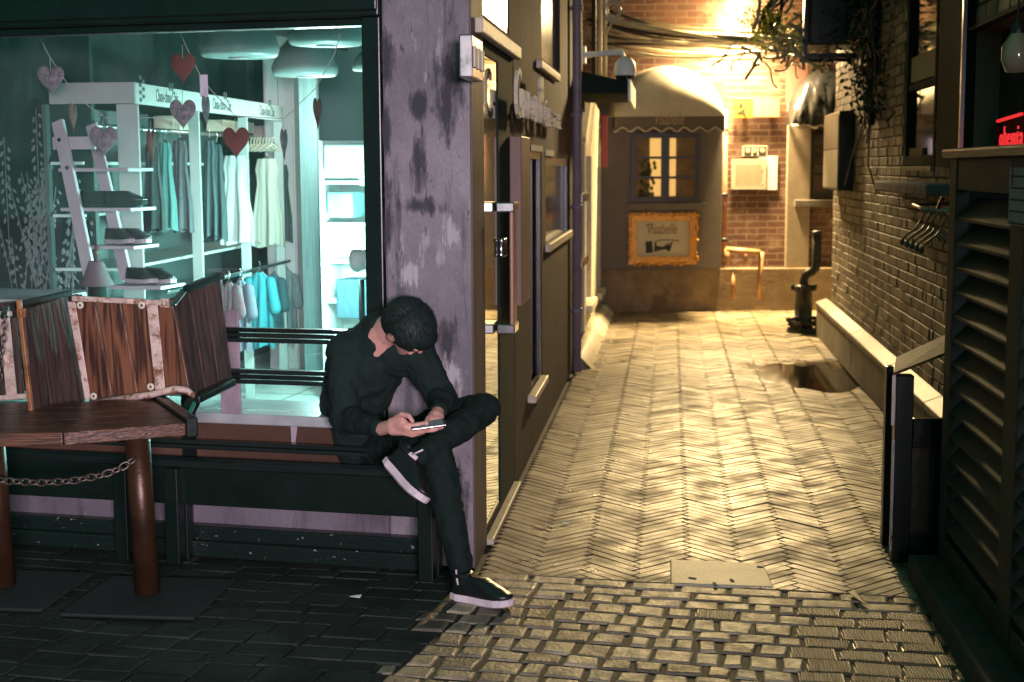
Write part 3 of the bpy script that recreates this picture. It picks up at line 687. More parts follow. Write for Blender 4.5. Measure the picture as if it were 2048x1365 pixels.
fm = MB(FAC.M); fm.box(-6, uR - .001, .004, .33, .0, .329); link('lower_wall', fm, layer(layer(mat('shaded_grimy_wall', (.15, .125, .15), .75, var=.3, vs=3, bump=.4, bs=50), (.05, .045, .05), 1.2, (4, 4, 1), .5, .62, .85), (.26, .23, .26), 4, (3, 3, 1), .62, .68, .6, off=4), A)  # base tone darkened for the shade under the bench, plus grime stains
fm = MB(FAC.M); fm.box(-6, -.17, -.06, 0, .0, .125); fm.box(-6, -.16, -.095, -.061, .0, .07); link('plinth', fm, M_['peel'], A, bevel=.008)
fm = MB(FAC.M); fm.box(-6, uG + .03, -.03, .34, zS - .044, zS); link('window_ledge', fm, M_['sill'], A, bevel=.006)
wf = MB(FAC.M); wf.box(uG, uR - .002, -.015, .12, zS + .001, zT - .001); wf.box(-6, uG - .001, .02, .10, zT - .03, zT - .001)
wf.box(-3.4, -3.34, .02, .10, zS + .001, zT - .031)
fr = link('window', wf, M_['black'], A, bevel=.005)
gm = MB(FAC.M); gm.box(-6, uG - .001, .055, .063, zS + .002, zT - .032); link('pane', gm, M_['glass'], fr)
# support post between window and bench
fm = MB(FAC.M); a, _ = fpx(447, 760, -.01); b, _ = fpx(487, 760, -.01); fm.box(a, b, -.045, -.031, zS + .001, 1.03); link('post', fm, mat('dirty_pink_post', (.27, .21, .24), .6, var=.4, vs=6), A, bevel=.004)
def stainmat(name, col, st, lo, hi):
    m = mat(name, col, .8); nt = m.node_tree; N = nt.nodes; L = nt.links
    tc = N.new('ShaderNodeTexCoord'); mp = N.new('ShaderNodeMapping'); mp.inputs['Scale'].default_value = st; L.new(tc.outputs['Object'], mp.inputs['Vector'])
    n = N.new('ShaderNodeTexNoise'); n.inputs['Scale'].default_value = 1; n.inputs['Detail'].default_value = 8; n.inputs['Roughness'].default_value = .7; L.new(mp.outputs[0], n.inputs['Vector'])
    g = N.new('ShaderNodeVectorMath'); g.operation = 'SUBTRACT'; g.inputs[1].default_value = (.5, .5, .5); L.new(tc.outputs['Generated'], g.inputs[0])
    sp = N.new('ShaderNodeSeparateXYZ'); L.new(g.outputs[0], sp.inputs[0]); cb = N.new('ShaderNodeCombineXYZ'); L.new(sp.outputs[0], cb.inputs[0]); L.new(sp.outputs[2], cb.inputs[2])
    le = N.new('ShaderNodeVectorMath'); le.operation = 'LENGTH'; L.new(cb.outputs[0], le.inputs[0])
    a = N.new('ShaderNodeMath'); a.operation = 'MULTIPLY_ADD'; a.inputs[1].default_value = -.75; L.new(le.outputs['Value'], a.inputs[0]); L.new(n.outputs['Fac'], a.inputs[2])
    mr = N.new('ShaderNodeMapRange'); mr.inputs['From Min'].default_value = lo; mr.inputs['From Max'].default_value = hi; mr.inputs['To Max'].default_value = .85; L.new(a.outputs[0], mr.inputs['Value']); L.new(mr.outputs[0], N['Principled BSDF'].inputs['Alpha']); return m
sd = stainmat('dark_stain_patch', (.05, .047, .055), (26, 26, 6), .20, .42); sl_ = stainmat('pale_scuff', (.46, .43, .45), (40, 40, 9), .28, .40)
for k, (x0, y0, x1, y1, m_) in enumerate(((806, 170, 870, 250, sd), (812, 245, 868, 420, sd), (770, 385, 900, 440, sd), (862, 610, 930, 760, sd), (758, 20, 796, 210, sd), (758, 190, 794, 350, sd), (758, 320, 796, 540, sd), (870, 400, 940, 540, sl_), (868, 670, 944, 830, sl_), (780, 500, 860, 600, sl_), (850, 60, 940, 300, sd), (880, 880, 946, 1130, sd))):  # pillar stains and scuffs, and one plain dark patch right of the head
    u0, z1 = fpx(x0, y0); u1, z0 = fpx(x1, y1); fm = MB(FAC.M); d_ = -.0012 - .0003 * k; fm.add([(u0, d_, z0), (u1, d_, z0), (u1, d_, z1), (u0, d_, z1)], [(0, 1, 2, 3)]); link('stain' if m_ is sd else 'scuff', fm, m_, A)
zF = .15

zF = .15
def rgt(v): return -.131 * v - .40           # inner face of the alley-side wall, in shop-front coordinates
def ishape(mb, u0, v0, v1, z0, z1, ins=0.0):
    mb.hexa([(u0, v0, z0), (rgt(v0) - ins, v0, z0), (rgt(v1) - ins, v1, z0), (u0, v1, z0)], [(u0, v0, z1), (rgt(v0) - ins, v0, z1), (rgt(v1) - ins, v1, z1), (u0, v1, z1)])
fm = MB(FAC.M); ishape(fm, -6, .335, 5.3, zF - .05, zF)
link('floor', fm, M_['floorw'], A)
fm = MB(FAC.M)
for k in range(11): ishape(fm, -3, .6 + k * .42, .606 + k * .42, zF + .001, zF + .002)
for k in range(5): fm.box(-2.9 + k * .42, -2.894 + k * .42, .34, 5.1, zF + .0025, zF + .0035)
link('floor_joints', fm, mat('floor_joint', (.12, .14, .13), .6), A)
fm = MB(FAC.M); fm.box(-6, rgt(5.2), 5.2, 5.3, zF + .001, 2.9); link('back_wall', fm, M_['cyanwall'], A)
fm = MB(FAC.M); fm.box(-3.2, -3.1, .34, 5.19, zF + .001, 2.77); link('inner_side_wall', fm, M_['darkwall'], A)
fm = MB(FAC.M); ishape(fm, -6, .335, 5.3, 2.78, 2.9, .01)
for k in range(4): ishape(fm, -6, .9 + k * .9, 1.02 + k * .9, 2.66, 2.779, .02)
link('ceiling', fm, M_['ceil'], A)
for k in (-2.2, -1.75): fm = MB(FAC.M); fm.box(k, k + .03, .5, 4.5, 2.45, 2.50); link('ceiling_track', fm, M_['ceil'], A)
fm = MB(FAC.M); fm.hexa([(rgt(.34), .34, zF + .001), (rgt(.34) + .02, .34, zF + .001), (rgt(5.18) + .02, 5.18, zF + .001), (rgt(5.18), 5.18, zF + .001)], [(rgt(.34), .34, 2.77), (rgt(.34) + .02, .34, 2.77), (rgt(5.18) + .02, 5.18, 2.77), (rgt(5.18), 5.18, 2.77)]); link('inner_right_wall', fm, M_['cyanwall'], A)
# ---------- alley side
l = lambda px, py, v=0: LW.px(px, py, v)
U = lambda px, py=300: l(px, py)[0]
ZZ = lambda px, py: l(px, py)[1]
u0d, u1d = U(968), U(1028); ztd = ZZ(972, 82)
HS = [(u0d, u1d, -1, ztd),
      (U(964, 20), U(1018, 20), ZZ(964, 27), 6),
      (U(1083, 80), U(1120, 80), ZZ(1083, 116), 6),
      (U(1149, 80), U(1172, 80), ZZ(1150, 140), 6),
      (U(1030), U(1043), ZZ(1036, 590), ZZ(1036, 283)),
      (U(1061), U(1083), ZZ(1066, 792), ZZ(1066, 300)),
      (U(1091), U(1136), ZZ(1091, 504), ZZ(1091, 315)),
      (U(1149), U(1170), -1, ZZ(1150, 212))]
u1c = U(1170)
sm = MB(LW.M); sm.box(5.4835, u0d, .0, .009, 0, 5); sm.box(5.83, u0d, .0095, .3, 0, 5); link('pillar_side', sm, mat('warm_lit_concrete', (.10, .075, .058), .6, var=.35, vs=2.5, bump=.3, bs=40, st=(4, 4, .6)), A)  # same concrete as the pillar, warm lamp light put into the brown
sm = MB(LW.M); holes(sm, u0d + .001, u1c, 0, 5, .0, .16, HS); link('side_cladding', sm, M_['woodwall'], A)
sm = MB(LW.M); sm.box(u1d + .01, u1c, .30, .36, 0, 5); link('dark_backing', sm, M_['blackflat'], A)
def side_pane(i, name, v, m, gap=.0):
    a, b, c, d = HS[i]; g = MB(LW.M); g.box(a + .005, b - .005, v, v + .01, max(c, .02) + .005, min(d, 5) - .005); return link(name, g, m, A)
side_pane(1, 'upper_window', .006, mat('glaring_window_glass', (.7, .7, .6), .16, metal=.9)); side_pane(2, 'upper_window', .04, mat('pale_pane', (.42, .5, .42), .15, var=.2, vs=3)); side_pane(3, 'upper_window', .03, M_['mirrorglass'])
side_pane(5, 'dark_window', .04, M_['darkglass']); side_pane(6, 'display_window', .03, mat('dull_mirror_glass', (.13, .17, .17), .14, metal=.6, var=.7, vs=1.6, st=(1, 3, .6)))
side_pane(4, 'niche_back', .02, mat('niche_glow', (.35, .14, .05), .4, emit=(1, .4, .1), es=.16))
side_pane(7, 'second_door', .02, M_['black'])
sm = MB(LW.M)
for (pa, pb, t) in (((966, 34), (1043, 94), .06), ((1084, 120), (1121, 160), .045)):
    u0, z0 = l(*pa, -.035); u1, _ = l(*pb, -.035); sm.box(u0, u1, -.035, -.001, z0 - t, z0)
u0, z0 = l(1091, 488); u1, _ = l(1136, 488); sm.box(u0 - .05, u1 + .02, -.035, -.001, z0 - .05, z0)
u0, z0 = l(1056, 790); u1, _ = l(1081, 760); sm.box(u0 - .05, u1, -.05, -.001, z0 - .04, z0)
_ms = mat('pale_sill', (.55, .47, .36), .5, var=.2, vs=10, bump=.3)
for k in range(len(sm.v) // 8):
    s1_ = MB(); s1_.add(sm.v[8 * k:8 * k + 8], sm.f[:6]); link('window_sill', s1_, _ms, A, bevel=.006)
sm = MB(LW.M); sm.box(l(1043, 300, -.06)[0], l(1060, 300, -.06)[0], -.06, -.001, ZZ(1044, 592), ZZ(1044, 277)); link('shutter_board', sm, mat('brown_shutter', (.17, .10, .075), .5, var=.2, st=(1, 1, .3)), A, bevel=.006)
sm = MB(LW.M); sm.box(U(1062), U(1082), -.012, -.001, ZZ(1062, 302), ZZ(1062, 290)); sm.box(U(1090), U(1104), -.012, -.001, ZZ(1090, 312), ZZ(1090, 300))
link('small_labels', sm, M_['cream'], A)
for i in (6, 5):
    a, b, c, d = HS[i]; sm = MB(LW.M); t = .05
    for q in ((a, a + t, c, d), (b - t, b, c, d), (a + t, b - t, c, c + t), (a + t, b - t, d - t, d)): sm.box(q[0], q[1], .005, .028, q[2], q[3])
    link('window_frame', sm, M_['black'], A)
# glass door with pull handle
gd = MB(LW.M); ds = U(998)
gd.box(ds, u1d - .002, .003, .09, .03, ztd - .005); gd.box(u0d + .002, ds - .001, .003, .07, ztd - .06, ztd - .005); gd.box(u0d + .002, ds - .001, .003, .07, .03, .07)
D = link('glass_door', gd, M_['blackflat'], A, bevel=.004)
gm = MB(LW.M); gm.box(u0d + .003, ds - .002, .008, .016, .071, ztd - .061); link('pane', gm, M_['mirrorglass'], D)
hz0, hz1 = l(1020, 660, -.06)[1], l(1020, 415, -.06)[1]; hu = l(1022, 500, -.06)[0]
gm = MB(LW.M); gm.box(hu - .02, hu + .10, -.075, -.055, hz0, hz1); hd = link('handle', gm, mat('copper_brown_handle', (.30, .17, .12), .35, metal=.3), D, bevel=.006)
gm = MB(LW.M)
for z in (hz0, hz1): gm = MB(LW.M); gm.box(hu - .04, hu + .13, -.08, .002, z - .022, z + .022); link('bracket', gm, M_['chrome'], hd, bevel=.006)
gm = MB(LW.M); lz0, lz1 = l(1000, 516)[1], l(1000, 478)[1]
for k in (0, .07): gm.lathe([(.0, lz0), (.016, lz0), (.022, lz0 + .01), (.016, lz0 + .02), (.016, lz1 - .02), (.022, lz1 - .01), (.016, lz1), (.0, lz1)], (ds + .06 + k, .0, 0), 12)
link('lock', gm, M_['chrome'], D)
# stone step strip under the boards, foot of the door
sm = MB(LW.M); sm.box(u0d, u1d, -.03, .15, 0, .028); link('threshold', sm, M_['slabm'], A, bevel=.006)
# sign letters
SG = MB(); U2 = lambda px: l(px, 200, -.07)[0]
zt_ = l(1036, 133, -.07)[1]; zb_ = l(1036, 236, -.07)[1]
f_ = lambda u, d, z: LW.w(u, -.055 - d * .5, z)
h = zt_ - zb_
for body, p0, p1, b0, b1 in (('C', 1034, 1044, 0, 1), ('HOU', 1045, 1060, .04, .62), ('-', 1061, 1065, .28, .36), ('CHOU', 1066, 1084, .04, .62), ('C', 1089, 1095, .0, .66), ('HIC', 1095.5, 1103, .02, .5), ('童品', 1106, 1122, .06, .46)):
    text_on(SG, body, f_, U2(p0), U2(p1), zb_ + h * b0, zb_ + h * b1, .03, 0)
for q0, q1, cz, hh in ((1081, 1084.2, .96, .17), (1084.6, 1088, .96, .17), (1080.5, 1084.2, .68, .15), (1084.6, 1088.5, .68, .15)):
    ua, ub = U2(q0), U2(q1); cu_ = (ua + ub) / 2
    SG.poly([(cu_ + (ub - ua) / 2 * math.cos(t * .524), zb_ + h * (cz + hh * math.sin(t * .524))) for t in range(12)], 0, .03, lambda u, z, d: f_(u, d, z))
link('sign_letters', SG, M_['cream'], A)
sm = MB(LW.M)
for px_ in (1040, 1055, 1075, 1095, 1112): sm.box(U(px_), U(px_) + .02, -.05, -.001, zb_ + .12 * h, zb_ + .15 * h)
link('sign_pegs', sm, M_['iron'], A)
# small plaque
sm = MB(LW.M); a, zt = l(944, 68, -.05); b, zb = l(966, 165, -.05); sm.box(a, b, -.05, -.001, zb, zt)
P = single('wall_plaque', sm, M_['steel'], 'shiny narrow metal plaque fixed on the alley side of the corner pillar', 'plaque', bevel=.006)
sm = MB(LW.M)
for k in range(3): sm.box(a + .03 + k * .11, a + .08 + k * .11, -.056, -.0505, zb + .04, zt - .04)
link('rib', sm, M_['cream'], P)
# downpipe, purple
DP2 = thing('downpipe', 'grey violet downpipe running down the boarded wall before the second door', 'pipe', LW.w(U(1147) - .35, -.05, 0))
gm = MB(LW.M); gm.tube([(U(1147) - .35, -.05, .02), (U(1147) - .35, -.05, 5)], .035, 10); link('pipe', gm, M_['pipe'], DP2)
gm = MB(LW.M)
for z in (.5, 1.3, 2.0, 2.8): gm = MB(LW.M); gm.lathe([(.036, -.02), (.045, -.018), (.045, .018), (.036, .02)], (U(1147) - .35, -.05, z), 10); gm.box(U(1147) - .36, U(1147) - .34, -.02, -.001, z - .01, z + .01); link('pipe_clip', gm, M_['pipe'], DP2)
# second door hardware
sm = MB(LW.M)
for py in (395, 522):
    z = ZZ(1158, py); sm = MB(LW.M); sm.box(U(1151), U(1164), -.06, .019, z - .035, z + .035); link('door_bracket', sm, M_['chrome'], A, bevel=.005)
# black canopy
CN = thing('door_canopy', 'black box canopy with pale end strip over the second alley door', 'canopy', LW.w(U(1150), 0, 2.2))
y0 = U(1150, 200); pC = aty(1256, 170, y0)
zc1 = aty(1150, 140, y0).z; zc0 = aty(1250, 187, y0).z
gm = MB(); gm.hexa([Vector((XL - .001 + .002, y0, zc0)), Vector((pC.x, y0, zc0)), Vector((pC.x, y0 + 1.6, zc0)), Vector((XL + .001, y0 + 1.6, zc0))], [Vector((XL + .001, y0, zc1)), Vector((pC.x, y0, zc1 - .1)), Vector((pC.x, y0 + 1.6, zc1 - .1)), Vector((XL + .001, y0 + 1.6, zc1))])
link('canopy_body', gm, M_['blackflat'], CN)
gm = MB(); gm.box(pC.x + .001, pC.x + .02, y0 - .01, y0 + 1.61, zc0 - .06, zc1 - .08); link('end_strip', gm, M_['white'], CN)
# dome camera
K = aty(1250, 140, 12.4)
SC = thing('security_camera', 'white dome security camera on a bracket above the black canopy', 'camera', (XL, K.y, K.z))
gm = MB(); gm.tube([(XL, K.y, K.z + .13), (K.x - .03, K.y, K.z + .15), (K.x, K.y, K.z + .08)], .025, 8); gm.box(XL + .001, XL + .03, K.y - .06, K.y + .06, K.z + .06, K.z + .2); link('bracket', gm, M_['white'], SC)
gm = MB(); gm.lathe([(.0, .11), (.05, .10), (.085, .06), (.095, 0), (.09, -.05)], K, 20); link('housing', gm, M_['white'], SC)
gm = MB(); gm.lathe([(.085, -.05), (.075, -.09), (.04, -.12), (0, -.13)], K, 20); link('lens_dome', gm, M_['darkglass'], SC)
# cream house further along
H_ = thing('cream_house', 'narrow cream painted house front with pointed gable deep in the alley', 'house', LW.w(u1c, 0, 0))
HS2 = [(U(1173), U(1183), ZZ(1173, 610), ZZ(1173, 312)), (U(1194), U(1201), ZZ(1194, 585), ZZ(1194, 335))]
sm = MB(LW.M); ue = U(1206); zc = ZZ(1172, 290); holes(sm, u1c + .001, ue, 0, zc, .0, .3, HS2)
zg = ZZ(1184, 215)
sm.poly([(u1c + .001, zc + .001), (ue, zc + .001), (ue, zc + .35), (U(1184), zg + .1)], .001, .3, lambda u, z, d: (u, d, z))
link('front_wall', sm, M_['cream'], H_)
sm = MB(LW.M); sm.box(u1c + .001, ue, .31, .5, zc, 5); link('upper_wall', sm, M_['woodwall'], H_)
for hs in HS2:
    sm = MB(LW.M); sm.box(hs[0] + .01, hs[1] - .01, .09, .10, hs[2] + .01, hs[3] - .01); w_ = link('window', sm, M_['darkglass'], H_)
    sm = MB(LW.M); sm.box(hs[0] - .03, hs[1] + .03, -.06, -.001, hs[2] - .07, hs[2]); link('sill', sm, M_['cream'], w_, bevel=.006)
sm = MB(LW.M); a = U(1146); vs = []
n = 90; prof = [(-.001, .0), (-.001, .11), (-.07, .085), (-.12, .035), (-.15, .0)]
for i in range(n + 1):
    u = a + (ue + .3 - a) * i / n; k = 1 + .30 * noise.noise(Vector((i * .35, 0, 0)))
    vs += [(u, p[0] * k, p[1] * k) for p in prof]
fs = [(i * 5 + j, i * 5 + j + 1, i * 5 + j + 6, i * 5 + j + 5) for i in range(n) for j in range(4)] + [(0, 1, 2, 3, 4)]
sm.add(vs, fs, True); single('cement_skirting', sm, M_['slabm'], 'rough pale cement skirting along the foot of the left alley wall', 'kerb')
bn = MB(); p0, p1 = aty(1205, 236, 13.2), aty(1214, 335, 13.2); bn.box(p0.x, p1.x, 13.2, 13.22, p1.z, p0.z); bn.box(p0.x - .02, p1.x + .01, 13.195, 13.225, p0.z + .001, p0.z + .02)
single('red_banner', bn, M_['banner'], 'thin red vertical banner hanging at the corner of the cream house', 'banner')
for k, px_ in enumerate((1177, 1190, 1201)):
    gm = MB(LW.M); gm.tube([(U(px_, 100), -.05, 2.35), (U(px_, 100), -.05, 5)], .022, 6); single('upper_pipe', gm, M_['cream'] if k else M_['iron'], ('black pipe on the upper left wall nearest the canopy', 'pale pipe between two others on the upper left wall', 'pale pipe at the far end of the upper left wall')[k], 'pipe')
gm = MB()
for r in (.10, .14): gm.tube([aty(1226 + 110 * r * math.cos(t / 3), 22 + 160 * r * math.sin(t / 3), 12.2) for t in range(20)], .008, 6)
gm.tube([aty(1240, 0, 12.2), aty(1238, 25, 12.2), aty(1222, 50, 12.4), aty(1209, 75, 12.6)], .008, 6)
single('cable_coil', gm, M_['cable'], 'coil of pale cable hanging at the top of the left wall', 'cable')
# ================================================================== RIGHT BRICK BUILDING
r = lambda px, py, v=0: RW.px(px, py, v)
RB = thing('brick_building', 'brown brick building with rendered base lining the right of the alley', 'building', (XW, 13.28, 0))
YE = 13.28
win = (r(1815, 200)[0], r(1876, 200)[0], r(1815, 332)[1], r(1876, 10)[1] + .2)
shp = (r(1948, 200)[0], -2.0, r(1948, 305)[1], r(1960, 62)[1])
zP = .345
def free(u, z):
    return not (win[0] - .05 < u < win[1] + .05 and win[2] - .03 < z < win[3]) and not (u > r(1890, 200)[0] and z > r(1893, 332)[1] - .03)
bm_ = MB(Matrix(((0, 0, 1, 0), (1, 0, 0, 0), (0, 1, 0, 0), (0, 0, 0, 1))))
BMX = RW.M @ Matrix(((1, 0, 0, 0), (0, 0, -1, 0), (0, 1, 0, 0), (0, 0, 0, 1)))
bw = MB(BMX); rw_ = random.Random(5); z = zP; row = 0
while z < 4.6:
    h = .066; u = -YE; first = True; bi = 0
    while u < -2.4:
        w = (.105 if (bi + row) % 2 else .215) if not (first and row % 2) else .055; first = False; bi += 1
        cu, cz = u + w / 2, z + h / 2
        if free(cu, cz) or free(cu - .1, cz) and free(cu + .1, cz):
            j = .003
            q = [(u + rw_.uniform(0, j) + .004, z + .004 + rw_.uniform(0, j)), (u + w - .004 - rw_.uniform(0, j), z + .004 + rw_.uniform(0, j)), (u + w - .004, z + h - .004 - rw_.uniform(0, j)), (u + .004, z + h - .004)]
            t = abs(rw_.gauss(0, .003)); tx, tz = rw_.gauss(0, .012), rw_.gauss(0, .03)
            block(bw, q, [t + .006 + (p[0] - cu) * tx + (p[1] - cz) * tz for p in q], h=.02, bev=.003)
        u += w
    z += h + .0; row += 1
link('brickwork', bw, M_['brick'], RB)
fm = MB(RW.M); holes(fm, -YE, -1, 0, 6, .003, .3, [win, shp]); fm.box(-YE + .0, -YE + .2, .30, 3.0, 0, 6); link('mortar_wall', fm, M_['mortar'], RB)
pv = -(XW - XR)
fm = MB(RW.M)
us = [-YE - .35, -YE - .01, -11.0, -9.2, -7.8, -5.4]
for a, b in zip(us, us[1:]): fm.box(a + .006, b - .006, pv, -.009, 0, zP - .06)
link('rendered_base', fm, M_['plinth'], RB, bevel=.008)
fm = MB(RW.M)
for a, b in zip(us, us[1:]):
    z1 = zP - .059; d = pv - .012
    fm.hexa([(a + .003, d, z1), (b - .003, d, z1), (b - .003, -.009, z1), (a + .003, -.009, z1)], [(a + .003, d, z1 + .035), (b - .003, d, z1 + .035), (b - .003, -.009, z1 + .075), (a + .003, -.009, z1 + .075)])
link('coping', fm, M_['coping'], RB, bevel=.007)
# window; the awning's reflection is built as a pale band
a, b, c, d = win; t = .06
fm = MB(RW.M); fm.box(a, a + t, -.012, .12, c, d); fm.box(b - t, b, -.012, .12, c, d); fm.box(a + t, b - t, -.012, .12, c, c + t); fm.box(a + t, b - t, -.004, .11, c + (d - c) * .42, c + (d - c) * .42 + .04)
w_ = link('window', fm, M_['blackflat'], RB, bevel=.004)
fm = MB(RW.M); fm.box(a + t, b - t, .02, .029, c + t, d); link('pane', fm, M_['darkglass'], w_)
z0, z1 = r(1850, 158, .01)[1], r(1850, 106, .01)[1]
fm = MB(RW.M); fm.box(a + t + .02, b - t, .005, .018, z0, z1); link('awning_reflection', fm, mat('tan_reflection', (.36, .28, .16), .7), w_)  # pale band painted in place of the awning's reflection
z0, z1 = r(1840, 322, .01)[1], r(1840, 296, .01)[1]
fm = MB(RW.M); fm.box(a + t + .02, (a + b) / 2 + .05, .005, .018, z0, z1); link('lower_panel', fm, mat('tan_panel', (.16, .085, .04), .7), w_)
fm = MB(RW.M); u0, z1 = r(1779, 362, -.06); u1, z0 = r(1890, 393, -.06); fm.box(u0, u1, -.16, -.010, z0, z1); link('window_sill', fm, M_['sillstone'], RB, bevel=.012)
fm = MB(RW.M); fm.box(a, b, -.028, -.021, c - .03, c - .002); link('brass_strip', fm, M_['coping'], RB)
# dark shop front near the camera
fm = MB(RW.M); u0 = r(1893, 200)[0]; fm.box(u0, shp[0] - .001, -.05, .0, r(1893, 332)[1], 5); fm.box(shp[0], -2.0, -.05, .0, shp[3] + .001, shp[3] + .02); link('dark_pilaster', fm, M_['blackflat'], RB)
fm = MB(RW.M); fm.box(shp[0], shp[0] + .03, -.07, -.051, shp[2], shp[3] + .3); link('metal_edge', fm, mat('violet_steel_edge', (.40, .34, .38), .25, metal=.7), RB)
fm = MB(RW.M); fm.box(shp[0], -2.0, .12, .13, shp[2], shp[3]); sw = link('shop_window', fm, M_['darkglass'], RB)
fm = MB(RW.M); uu = r(1960, 20)[0]
for i in range(6):
    for j in range(2): fm.box(uu + i * .24 + j * .06, uu + i * .24 + .225 + j * .06, -.02, -.001, shp[3] + .03 + j * .09, shp[3] + .11 + j * .09)
link('lintel_stones', fm, M_['plinth'], RB, bevel=.008)
# neon
q0, q1 = r(1985, 232, .06), r(2042, 232, .06)
N_ = thing('neon_sign', 'red neon Bohemia sign glowing in the dark window above the louvred cabinet', 'sign', RW.w(q0[0], .06, q0[1]))
tm = MB(); n0, n1 = r(1994, 290, .06), r(2043, 253, .06)
fn = lambda u, d, z: RW.w(u, .07 - d, z)
uu0, uu1 = n0[0] + .02, n1[0]
for k, (ch, w0, w1, hh) in enumerate((('o', 0, .13, .62), ('h', .17, .31, 1), ('e', .35, .48, .62), ('m', .52, .73, .62), ('i', .76, .82, .95), ('a', .86, 1, .62))):
    tm = MB(); zb0, zb1 = r(2016, 292, .06)[1], r(2016, 252, .06)[1]
    text_on(tm, ch, fn, uu0 + (uu1 - uu0) * w0, uu0 + (uu1 - uu0) * w1, zb0, zb0 + (zb1 - zb0) * hh, .006, 0, .1); link('lit_letter', tm, M_['red'], N_)

tm = MB(); text_on(tm, 'B', fn, r(1986, 290, .06)[0], n0[0] + .0, r(2016, 297, .06)[1], r(1990, 252, .06)[1], .006, 0, .1); link('unlit_letter', tm, M_['reddim'], N_)
tm = MB(); tm.bar(RW.w(r(1995, 243, .06)[0], .06, r(1995, 243, .06)[1]), RW.w(r(2044, 231, .06)[0], .06, r(2044, 231, .06)[1] + .006), .012, .013); link('lit_bar', tm, M_['red'], N_)
tm = MB(RW.M); tm.box(q0[0] - .01, r(2046, 250, .06)[0], .08, .11, shp[2] + .001, r(2000, 240, .06)[1]); link('backing_panel', tm, M_['blackflat'], N_)
# jar lamp in the window
J = aty(2034, 103, 5.1)
JL = thing('jar_lamp', 'unlit rounded jar lamp hanging in front of the dark shop window', 'lamp', J)
gm = MB(); gm.lathe([(.0, -.075), (.035, -.07), (.052, -.03), (.05, .02), (.03, .05), (.02, .065)], J, 20); link('jar', gm, mat('smoky_jar', (.30, .25, .16), .15, spec=.8), JL)
gm = MB(); gm.lathe([(.024, .06), (.026, .085), (.01, .10), (0.004, .11), (.004, .8)], J, 12); link('cap', gm, M_['iron'], JL)
# projecting light box on the brick wall
a, zt = r(1656, 232, -.10); b, zb = r(1683, 382, -.10)
LB = thing('wall_light_box', 'tall narrow unlit sign box with pale lower face fixed on the brick wall', 'sign', RW.w(a, -.05, zb))
fm = MB(RW.M); fm.box(a, b, -.13, -.012, zb, zt); link('box', fm, M_['iron'], LB, bevel=.006)
zm = zb + (zt - zb) * .52
fm = MB(RW.M); fm.box(a + .03, b - .03, -.135, -.131, zb + .02, zm); link('pale_face', fm, M_['cream'], LB)
fm = MB(RW.M); fm.box(a + .03, b - .03, -.135, -.131, zm + .01, zt - .03); link('brown_face', fm, mat('faded_brown_face', (.30, .22, .13), .6, var=.2), LB)
# standpipe
hp = gz(1606, 664)
HY = thing('standpipe', 'black cast iron standpipe with bent pipe beside the right wall', 'pipe', hp)
gm = MB(); s_ = .9
gm.lathe([(.0, 0), (.16, 0), (.16, .03), (.095, .035), (.095, .06), (.13, .065), (.13, .10), (.085, .105), (.085, .40), (.115, .405), (.115, .45), (.05, .46)], hp, 20); link('barrel', gm, M_['iron'], HY)
gm = MB(); zz_ = lambda py: aty(1606, py, hp.y).z; xx_ = lambda px: aty(px, 560, hp.y).x
pts = [(hp.x, hp.y, zz_(585)), (hp.x, hp.y, zz_(560)), (hp.x + .01, hp.y, zz_(552)), (hp.x + .04, hp.y, zz_(547)), (xx_(1624), hp.y, zz_(544)), (xx_(1630), hp.y, zz_(537)), (xx_(1632), hp.y, zz_(528)), (xx_(1632), hp.y, zz_(470))]
gm.tube(pts, [.042, .042, .044, .044, .044, .046, .044, .044], 12); gm.lathe([(.044, 0), (.055, .01), (.055, .03), (.03, .04), (0, .04)], (xx_(1632), hp.y, zz_(470)), 12); link('bent_pipe', gm, M_['iron'], HY)
for z in (.015, .085, .43):
    for k in range(6):
        gm = MB(); th = k * 1.047 + .3; rr = .14 if z < .1 else .115; gm.lathe([(.0, -.02), (.018, -.02), (.018, .035), (0, .035)], (hp.x + rr * math.cos(th), hp.y + rr * math.sin(th), hp.z + z), 6); link('flange_bolt', gm, M_['iron'], HY)
gm = MB(); gm.tube([(hp.x - .17, hp.y - .05, hp.z + .12), (hp.x - .05, hp.y - .05, hp.z + .14)], .02, 8); link('side_lug', gm, M_['iron'], HY); gm = MB(); gm.tube([(hp.x + .05, hp.y - .05, hp.z + .14), (hp.x + .17, hp.y - .05, hp.z + .14)], .02, 8)
link('side_lug', gm, M_['iron'], HY)
